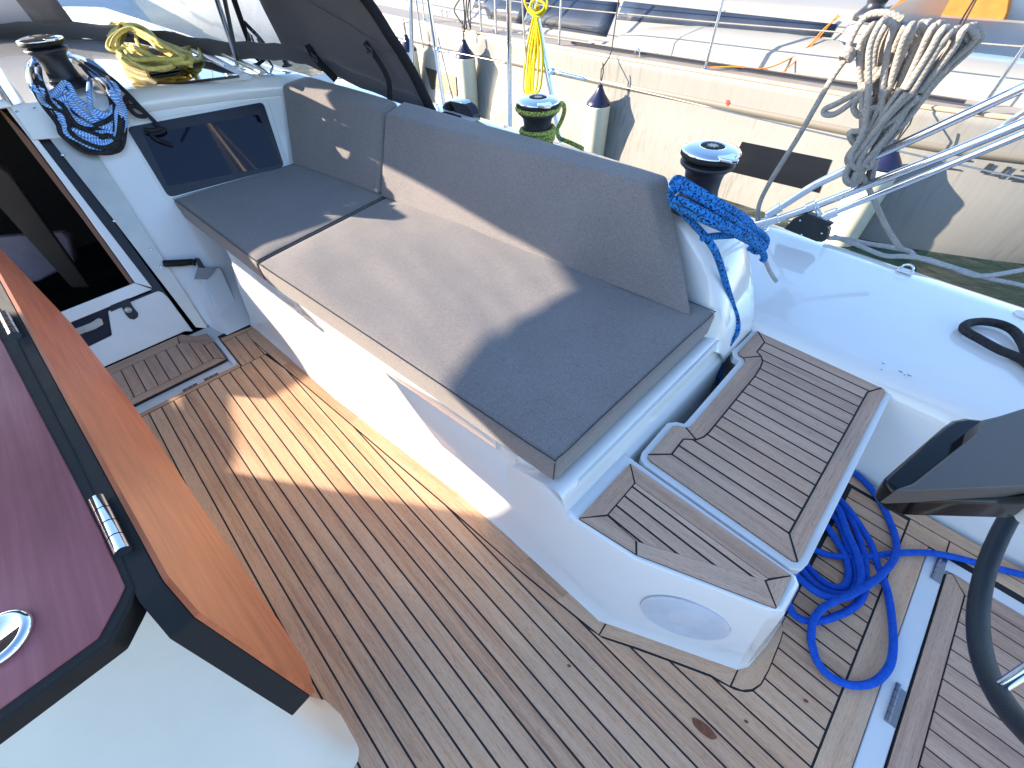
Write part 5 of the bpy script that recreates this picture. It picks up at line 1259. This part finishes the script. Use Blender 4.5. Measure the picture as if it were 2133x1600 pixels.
# ================================================================== ROPES
def rope(name, label, cat, strands, m_, r, seg=8, sub=8, group=None):
    """strands: lists of 3-D control points; several strands become child meshes of one rope thing"""
    if len(strands) == 1:
        mb = MB(); mb.tube(smooth_path(strands[0], sub), r, seg); return thing(obj(name, mb, m_), label, cat, group)
    o = None
    mb = MB()
    for s in strands: mb.tube(smooth_path(s, sub), r, seg)
    return thing(obj(name, mb, m_), label, cat, group)
# --- royal blue coil on the cockpit floor
c6 = lambda x, y: (1500 + x / 3.368, 900 + y / 3.368)
c4 = lambda x, y: (1600 + x / 3.555, 1150 + y / 3.555)
fz = lambda p, z=0.010: pz(p[0], p[1], z)
RB = 0.0088
coil = []
main = [fz(c6(2300, 1040)), fz(c6(2132, 1003)), fz(c6(1990, 968)), fz(c6(1800, 918)), fz(c6(1600, 868)), fz(c6(1430, 846), .012), fz(c6(1250, 850)), fz(c6(1100, 866), .014), fz(c6(950, 880), .012), fz(c6(780, 866)), fz(c6(690, 838)), fz(c6(600, 800))]
coil.append(main)
loop = [fz(c6(840, 250)), fz(c6(940, 288)), fz(c6(1040, 375)), fz(c6(1130, 500)), fz(c6(1195, 640)), fz(c6(1235, 770), .012), fz(c6(1220, 890), .03), fz(c6(1110, 1020), .034), fz(c6(960, 1120), .036), fz(c6(820, 1180), .034), fz(c6(720, 1235), .026), fz(c6(655, 1320), .024), fz(c6(638, 1430)), fz(c4(325, 680)), fz(c4(360, 800)), fz(c4(440, 905)), fz(c4(560, 970)), fz(c4(680, 988)), fz(c4(800, 955), .016), fz(c4(895, 850), .016), fz(c4(925, 720), .014), fz(c4(922, 560), .013), fz(c4(905, 400)), fz(c4(880, 280)), fz(c4(850, 190), .016), fz(c6(1100, 920), .018), fz(c6(1060, 790), .016), fz(c6(985, 660), .014), fz(c6(915, 560), .020), fz(c6(855, 490), .02), fz(c6(800, 440), .016)]
coil.append(loop)
def U(pts, z0): return [fz(c6(*p), z0) for p in pts]
coil.append(U([(700, 500), (800, 590), (850, 680), (890, 800), (945, 930), (950, 1060), (890, 1130), (790, 1130), (680, 1080), (600, 1000), (540, 900), (520, 800)], 0.010))
coil.append(U([(640, 540), (740, 650), (820, 770), (880, 880), (900, 1000), (870, 1080), (790, 1085), (700, 1030), (620, 950), (560, 860)], 0.012))
coil.append(U([(760, 440), (840, 560), (890, 700), (950, 830), (985, 960), (980, 1070), (910, 1150), (800, 1165), (680, 1125), (570, 1040), (480, 940)], 0.028))
coil.append(U([(800, 420), (870, 530), (930, 640), (980, 760), (1015, 900), (1020, 1040), (1005, 1150), (930, 1235), (820, 1290), (700, 1325), (590, 1320), (510, 1270), (475, 1190), (460, 1100)], 0.012))
rope('coiled_rope', 'royal blue rope lying in loops on the teak floor beside the step', 'rope', coil, R_BLUEFLOOR, RB, 10)

# --- flecked blue sheet draped on the aft winch
T_ = lambda l: [pz(u, v, z) for u, v, z in l]
bl = []
bl.append(T_([(1400, 384, .745), (1412, 372, .752), (1440, 388, .745), (1480, 412, .735), (1520, 440, .70), (1560, 470, .655), (1590, 490, .61), (1596, 505, .585), (1588, 522, .56)]))
bl.append(T_([(1398, 402, .735), (1408, 390, .745), (1450, 410, .735), (1490, 435, .72), (1530, 462, .68), (1570, 492, .62), (1588, 510, .58), (1578, 524, .56), (1560, 515, .57)]))
bl.append(T_([(1402, 415, .725), (1425, 420, .725), (1470, 445, .715), (1515, 470, .68), (1550, 490, .64), (1580, 502, .60), (1594, 516, .575)]))
bl.append(T_([(1405, 385, .735), (1418, 380, .755), (1455, 398, .748), (1495, 420, .735), (1525, 437, .71), (1550, 452, .67), (1566, 470, .64), (1575, 490, .61)]))
bl.append(T_([(1400, 425, .70), (1430, 440, .70), (1475, 462, .70), (1520, 482, .665), (1556, 500, .62), (1580, 515, .585), (1592, 535, .545), (1586, 545, .53)]))
bl.append(T_([(1462, 496, .648), (1490, 492, .645), (1525, 490, .635), (1560, 486, .62), (1580, 490, .605)]))
bl.append(T_([(1408, 396, .73), (1398, 405, .72), (1402, 420, .70), (1425, 445, .675), (1446, 468, .652), (1468, 492, .645), (1488, 520, .618), (1500, 550, .565), (1512, 590, .50), (1524, 630, .435), (1534, 662, .385), (1535, 690, .352), (1520, 715, .325), (1505, 740, .28), (1499, 765, .22), (1498, 800, .14), (1500, 840, .06)]))
rope('blue_sheet', 'blue flecked sheet draped on the tall winch and trailing down the coaming', 'rope', bl, R_BLUEFLECK, 0.0092, 9)
mb = MB(); mb.tube(smooth_path(T_([(1588, 530, .50), (1596, 548, .47), (1606, 570, .42), (1617, 586, .385)]), 6), 0.0062, 8); thing(obj('rope_tail', mb, R_WHITE), 'short grey rope tail sticking out below the blue sheet', 'rope')
# --- green sheet on the forward coaming winch
def wrap(c, r, z0, z1, turns, a0=0.0, n=24):
    k = int(turns * n); return [Vector((c.x + r * math.cos(a0 + 2 * math.pi * i / n), c.y + r * math.sin(a0 + 2 * math.pi * i / n), c.z + z0 + (z1 - z0) * i / k)) for i in range(k + 1)]
gr_ = [wrap(WA, 0.056, 0.030, 0.072, 3.0, 1.2), wrap(WA, 0.069, 0.1305, 0.1325, 1.0, 0.0)]
e0 = WA + Vector((0.066, 0.02, 0.1315))
gr_.append([e0 + Vector((-.01, -.03, 0)), e0, pz(1170, 215, .775), pz(1176, 228, .75), pz(1170, 250, .70), pz(1160, 272, .665), pz(1166, 288, .66), pz(1185, 296, .66), pz(1215, 310, .655)])
gr_.append([WA + Vector((0.03, -0.048, 0.035)), WA + Vector((-0.02, -0.06, 0.022)), WA + Vector((-0.10, -0.03, 0.02)), WA + Vector((-0.35, 0.02, 0.02))])
rope('green_sheet', 'green flecked sheet wrapped round the forward coaming winch', 'rope', gr_, R_GREEN, 0.0078, 8, 3)
# --- yellow rope heap on the cabin roof
rnd = random.Random(4); heap = []
def yl(u, v, z): return pz(u, v, z)
for i in range(17):
    j = lambda s: rnd.uniform(-s, s); h = 0.80 + 0.010 * (i // 2)
    L0 = (240 + j(14), 74 + j(16)); R0 = (366 + 40 * rnd.random(), 114 + j(20)); h += j(.012)
    heap.append([yl(R0[0], R0[1], h), yl(340 + j(8), 98 + j(8), h + .012), yl(300 + j(8), 70 + j(8), h + .03), yl(268 + j(5), 54 + j(5), h + .04), yl(L0[0] + 8, L0[1] - 12, h + .02), yl(L0[0] - 2, L0[1] + 12, h), yl(252 + j(5), 104 + j(6), h - .01), yl(280 + j(8), 118 + j(8), h), yl(320 + j(8), 124 + j(6), h), yl(362 + j(8), 128 + j(6), h - .003), yl(R0[0], R0[1] + 3, h)])
for i in range(13):
    j = lambda s: rnd.uniform(-s, s); h = 0.80 + 0.007 * i
    heap.append([yl(262 + j(8), 100 + j(10), h), yl(290 + j(10), 112 + j(8), h + .015), yl(330 + j(8), 126 + j(6), h), yl(356 + j(6), 134 + j(5), h - .01), yl(338 + j(8), 142 + j(3), h - .012), yl(300 + j(8), 140 + j(4), h - .008), yl(262 + j(6), 126 + j(5), h), yl(250 + j(5), 112 + j(5), h), yl(262 + j(8), 100 + j(5), h + .005)])
heap.append([yl(330, 96, .86), yl(370, 104, .82), yl(405, 96, .80), yl(414, 102, .80), yl(418, 122, .795), yl(400, 128, .80), yl(385, 126, .80)])
heap.append([yl(280, 62, .86), yl(320, 80, .865), yl(370, 112, .83), yl(410, 126, .80)])
heap.append([yl(286, 66, .86), yl(284, 82, .87), yl(292, 96, .86), yl(310, 100, .85)])
rope('coiled_rope', 'yellow rope coiled in a heap on the white cabin roof', 'rope', heap, R_YELLOW, 0.0076, 7, 5)
# --- blue and black tails hanging on the roof winch
rnd = random.Random(11)
def hk(pts, off): return [pb(u, v, off + 0.004 * k) for k, (u, v) in enumerate(pts)]
def loops(n, seed, o0):
    rnd = random.Random(seed); out = []
    for i in range(n):
        j = lambda s: rnd.uniform(-s, s); o = o0 + 0.012 * rnd.random() + 0.004 * (i % 4)
        lx = 62 + 26 * rnd.random(); dep = 240 + 88 * rnd.random(); rx = 246 + j(14)
        lowx = 175 + j(22)
        P = [pz(150 + j(6), 120 + j(8), .86), pz(196 + j(14), 150 + j(8), .84), pb(232 + j(12), 186 + j(10), o + .05), pb(rx, 226 + j(8), o + .02), pb(rx - 2, 262 + j(12) + (dep - 236) * .3, o), pb(rx - 22, dep - 2, o), pb(lowx + 20, dep + j(5), o), pb(lowx - 28, dep - 26 + j(8), o + .005), pb(lx + 54, dep - 62 + j(8), o + .012), pb(lx + 22, 208 + j(10), o + .02), pb(lx, 170 + j(8), o + .05), pz(lx - 4, 145 + j(6), .83), pz(74 + j(5), 122 + j(5), .855)]
        out.append(P)
    return out
hb = loops(13, 3, 0.028); hb.append([pz(190, 150, .80), pb(186, 190, .07), pb(192, 232, .05), pb(214, 262, .04), pb(240, 270, .04)]); hb.append([pz(112, 112, .88), pz(160, 118, .87), pz(200, 136, .86), pb(236, 172, .07)])
rope('rope_coil', 'blue and white rope coil hanging from the cabin roof winch', 'rope', hb, R_BLUEWHITE, 0.0084, 7, 7)
hk2 = loops(8, 21, 0.024)
hk2.append([pz(170, 128, .86), pb(226, 160, .07), pb(262, 192, .05), pb(296, 228, .03), pb(324, 256, .022), pb(330, 268, .02)])
hk2.append([pb(196, 262, .055), pb(226, 250, .055), pb(254, 226, .05), pb(280, 222, .045), pb(300, 234, .035), pb(302, 242, .03), pb(284, 240, .035), pb(268, 222, .045), pb(262, 200, .05), pb(290, 222, .04)])
hk2.append([pb(300, 270, .03), pb(318, 272, .035), pb(342, 268, .03), pb(336, 276, .025), pb(316, 280, .02), pb(330, 292, .018), pb(352, 300, .016), pb(360, 302, .015)])
rope('rope_coil', 'black rope coil mixed with the blue coil and tailing over the window', 'rope', hk2, R_BLACK, 0.0080, 7, 7)
# --- grey mooring rope hank on the lifeline
rnd = random.Random(5); gh = []
G = lambda u, v, o=0.0: py(u, v, SY + o)
for i in range(19):
    j = lambda s: rnd.uniform(-s, s); t = i / 18; o = rnd.uniform(-0.05, 0.05)
    tx = 1822 + 205 * t; tz = 46 + 14 * t + j(10); bot = rnd.choice([250, 300, 350, 380, 390, 385])
    bxm = 1790 + j(18) + (400 - bot) * 0.10
    m1 = 1812 + (tx - 1812) * 0.62
    wv = 13 + 10 * rnd.random()
    gh.append([G(m1 - wv * .4 - 14, 190 + j(14), o), G(tx - wv - 12, 106, o - .01), G(tx - wv * .7, tz + 14, o - .015), G(tx, tz, o), G(tx + wv * .7, tz + 16, o + .02), G(tx + wv * .3, 92, o + .03), G(m1 + wv * .3, 172 + j(10), o + .02), G(1822 + (tx - 1822) * 0.25 + wv * .3, 262, o + .01), G(bxm + 12, bot - 26, o), G(bxm, bot, o), G(bxm - 12, bot - 24, o - .01), G(1802 + (tx - 1822) * 0.2 - wv * .3, 268, o - .01), G(m1 - wv * .4 - 14, 190 + j(14), o - .015)])
gh.append([G(1860, 110), G(1828, 160), G(1790, 190), G(1745, 215), G(1718, 228), G(1720, 238), G(1742, 236), G(1780, 208), G(1812, 172), G(1850, 130)])
gh.append([G(1830, 140), G(1806, 180), G(1790, 200), G(1778, 224), G(1790, 241), G(1806, 226), G(1808, 196), G(1800, 170)])
gh.append([G(1880, 40), G(1850, 28), G(1812, 30), G(1790, 50), G(1772, 84), G(1764, 108), G(1762, 122), G(1750, 138), G(1730, 168), G(1700, 220), G(1660, 290), G(1625, 345), G(1598, 390), G(1582, 425), G(1578, 455), G(1582, 470)])
gh.append([G(1756, 110, -.01), G(1768, 104, -.02), G(1776, 112, -.01), G(1770, 124, .01), G(1756, 122, .01), G(1754, 112, -.02), G(1766, 116, -.025), G(1772, 126, -.01)])
gh.append([G(1782, 340), G(1800, 372), G(1822, 420), G(1846, 472), G(1870, 510), G(1880, 520)])
rope('mooring_rope', 'thick grey mooring rope hank hanging over the lifeline', 'rope', gh, R_GREY, 0.0088, 8, 6)
dl = [[pz(1726, 496, .345), pz(1760, 498, .342), pz(1810, 508, .34), pz(1860, 516, .345), pz(1895, 524, .345), pz(1906, 534, .34), pz(1940, 545, .335), pz(2000, 562, .31), pz(2060, 580, .28), pz(2133, 596, .24), pz(2300, 640, .1)],
      [pz(1735, 492, .345), pz(1790, 512, .34), pz(1840, 532, .338), pz(1880, 534, .345), pz(1900, 536, .345), pz(1930, 540, .335), pz(1980, 556, .32), pz(2040, 575, .30), pz(2133, 562, .28), pz(2300, 530, .2)]]
rope('mooring_line', 'pale mooring line crossing the deck edge to the water', 'rope', dl, R_WHITE, 0.0085, 8)
# --- yellow line on the leaning stanchion
Y_ = lambda u, v, o=0.0: py(u, v, SY - 0.02 + o)
yy = []
for k, (a, b) in enumerate(((1094, 1100), (1104, 1108), (1112, 1124), (1100, 1096), (1108, 1116))):
    yy.append([Y_(1118 + k, 10, -.01), Y_(1112 + k * 2, 34, .01 * k), Y_(a + 6 + k, 90, .01), Y_(a - 2, 150, .0), Y_(a - 3, 188, .0), Y_(a + 3, 194, .0), Y_(b + 2, 180, .0), Y_(b + 6, 110), Y_(1120 - k, 34, -.01)])
yy.append([Y_(1092, -20), Y_(1094, 6), Y_(1104, 26), Y_(1120, 34, -.02), Y_(1136, 22, -.01), Y_(1140, 0), Y_(1132, -20)])
yy.append([Y_(1128, -10), Y_(1112, 0), Y_(1104, 16, -.02), Y_(1114, 28, -.03), Y_(1130, 22, -.02), Y_(1134, 8), Y_(1120, 0)])
rope('line_hank', 'bright yellow line hanging in loops from the leaning stanchion', 'rope', yy, R_YELLOW2, 0.0052, 7, 6)
mb = MB(); mb.tube(smooth_path([Y_(1088, -10), Y_(1090, 40), Y_(1094, 100), Y_(1098, 150), Y_(1100, 186)], 5), 0.0042, 6); thing(obj('thin_line', mb, R_WHITE), 'thin pale line hanging beside the bright yellow line', 'rope')
# black dangling cords by the stanchions
mb = MB(); mb.tube(smooth_path([py(866, -5, 2.2), py(872, 40, 2.2), py(878, 80, 2.2), py(882, 100, 2.2)], 5), 0.005, 6); thing(obj('cord', mb, R_WHITE), 'frayed grey cord hanging right of the stanchion nearest the hood', 'cord')
mb = MB(); mb.tube(smooth_path([py(912, 78, 2.0), py(922, 120, 2.0), py(934, 170, 2.0), py(945, 212, 2.0)], 5), 0.0045, 6); thing(obj('cord', mb, R_WHITE), 'grey cord running down to the black sheet block', 'cord')
mb = MB()
for pts in ([(960, -5), (946, 20), (956, 40), (963, 50)], [(965, -5), (968, 40), (966, 78)], [(972, -5), (970, 40), (972, 58), (966, 62)], [(978, -5), (974, 30), (980, 60)]): mb.tube(smooth_path([py(u, v, 4.2) for u, v in pts], 5), 0.008, 6)
thing(obj('tied_cord', mb, THINBLK), 'bundle of black cords above the fender by the small hull window', 'cord')
mb = MB(); mb.tube([py(2040, -20, 3.2), py(1962, 110, 3.2), py(1930, 170, 3.2), py(1885, 262, 3.2), py(1876, 278, 3.2)], 0.0042, 6); mb.tube([py(1880, 258, 3.2), py(1890, 260, 3.2)], 0.005, 6); thing(obj('cord', mb, THINBLK), 'thin dark cord slanting down behind the grey rope', 'cord')
# --- thick black loop on the side deck
lp = [pz(u, v, .352) for u, v in ((2180, 800), (2133, 752), (2080, 728), (2040, 706), (2015, 692), (2008, 682), (2020, 673), (2050, 670), (2085, 676), (2112, 690), (2130, 715), (2142, 745), (2160, 770))]
rope('black_loop', 'thick black rope loop lying on the white side deck', 'rope', [lp], R_BLACK, 0.0125, 10)
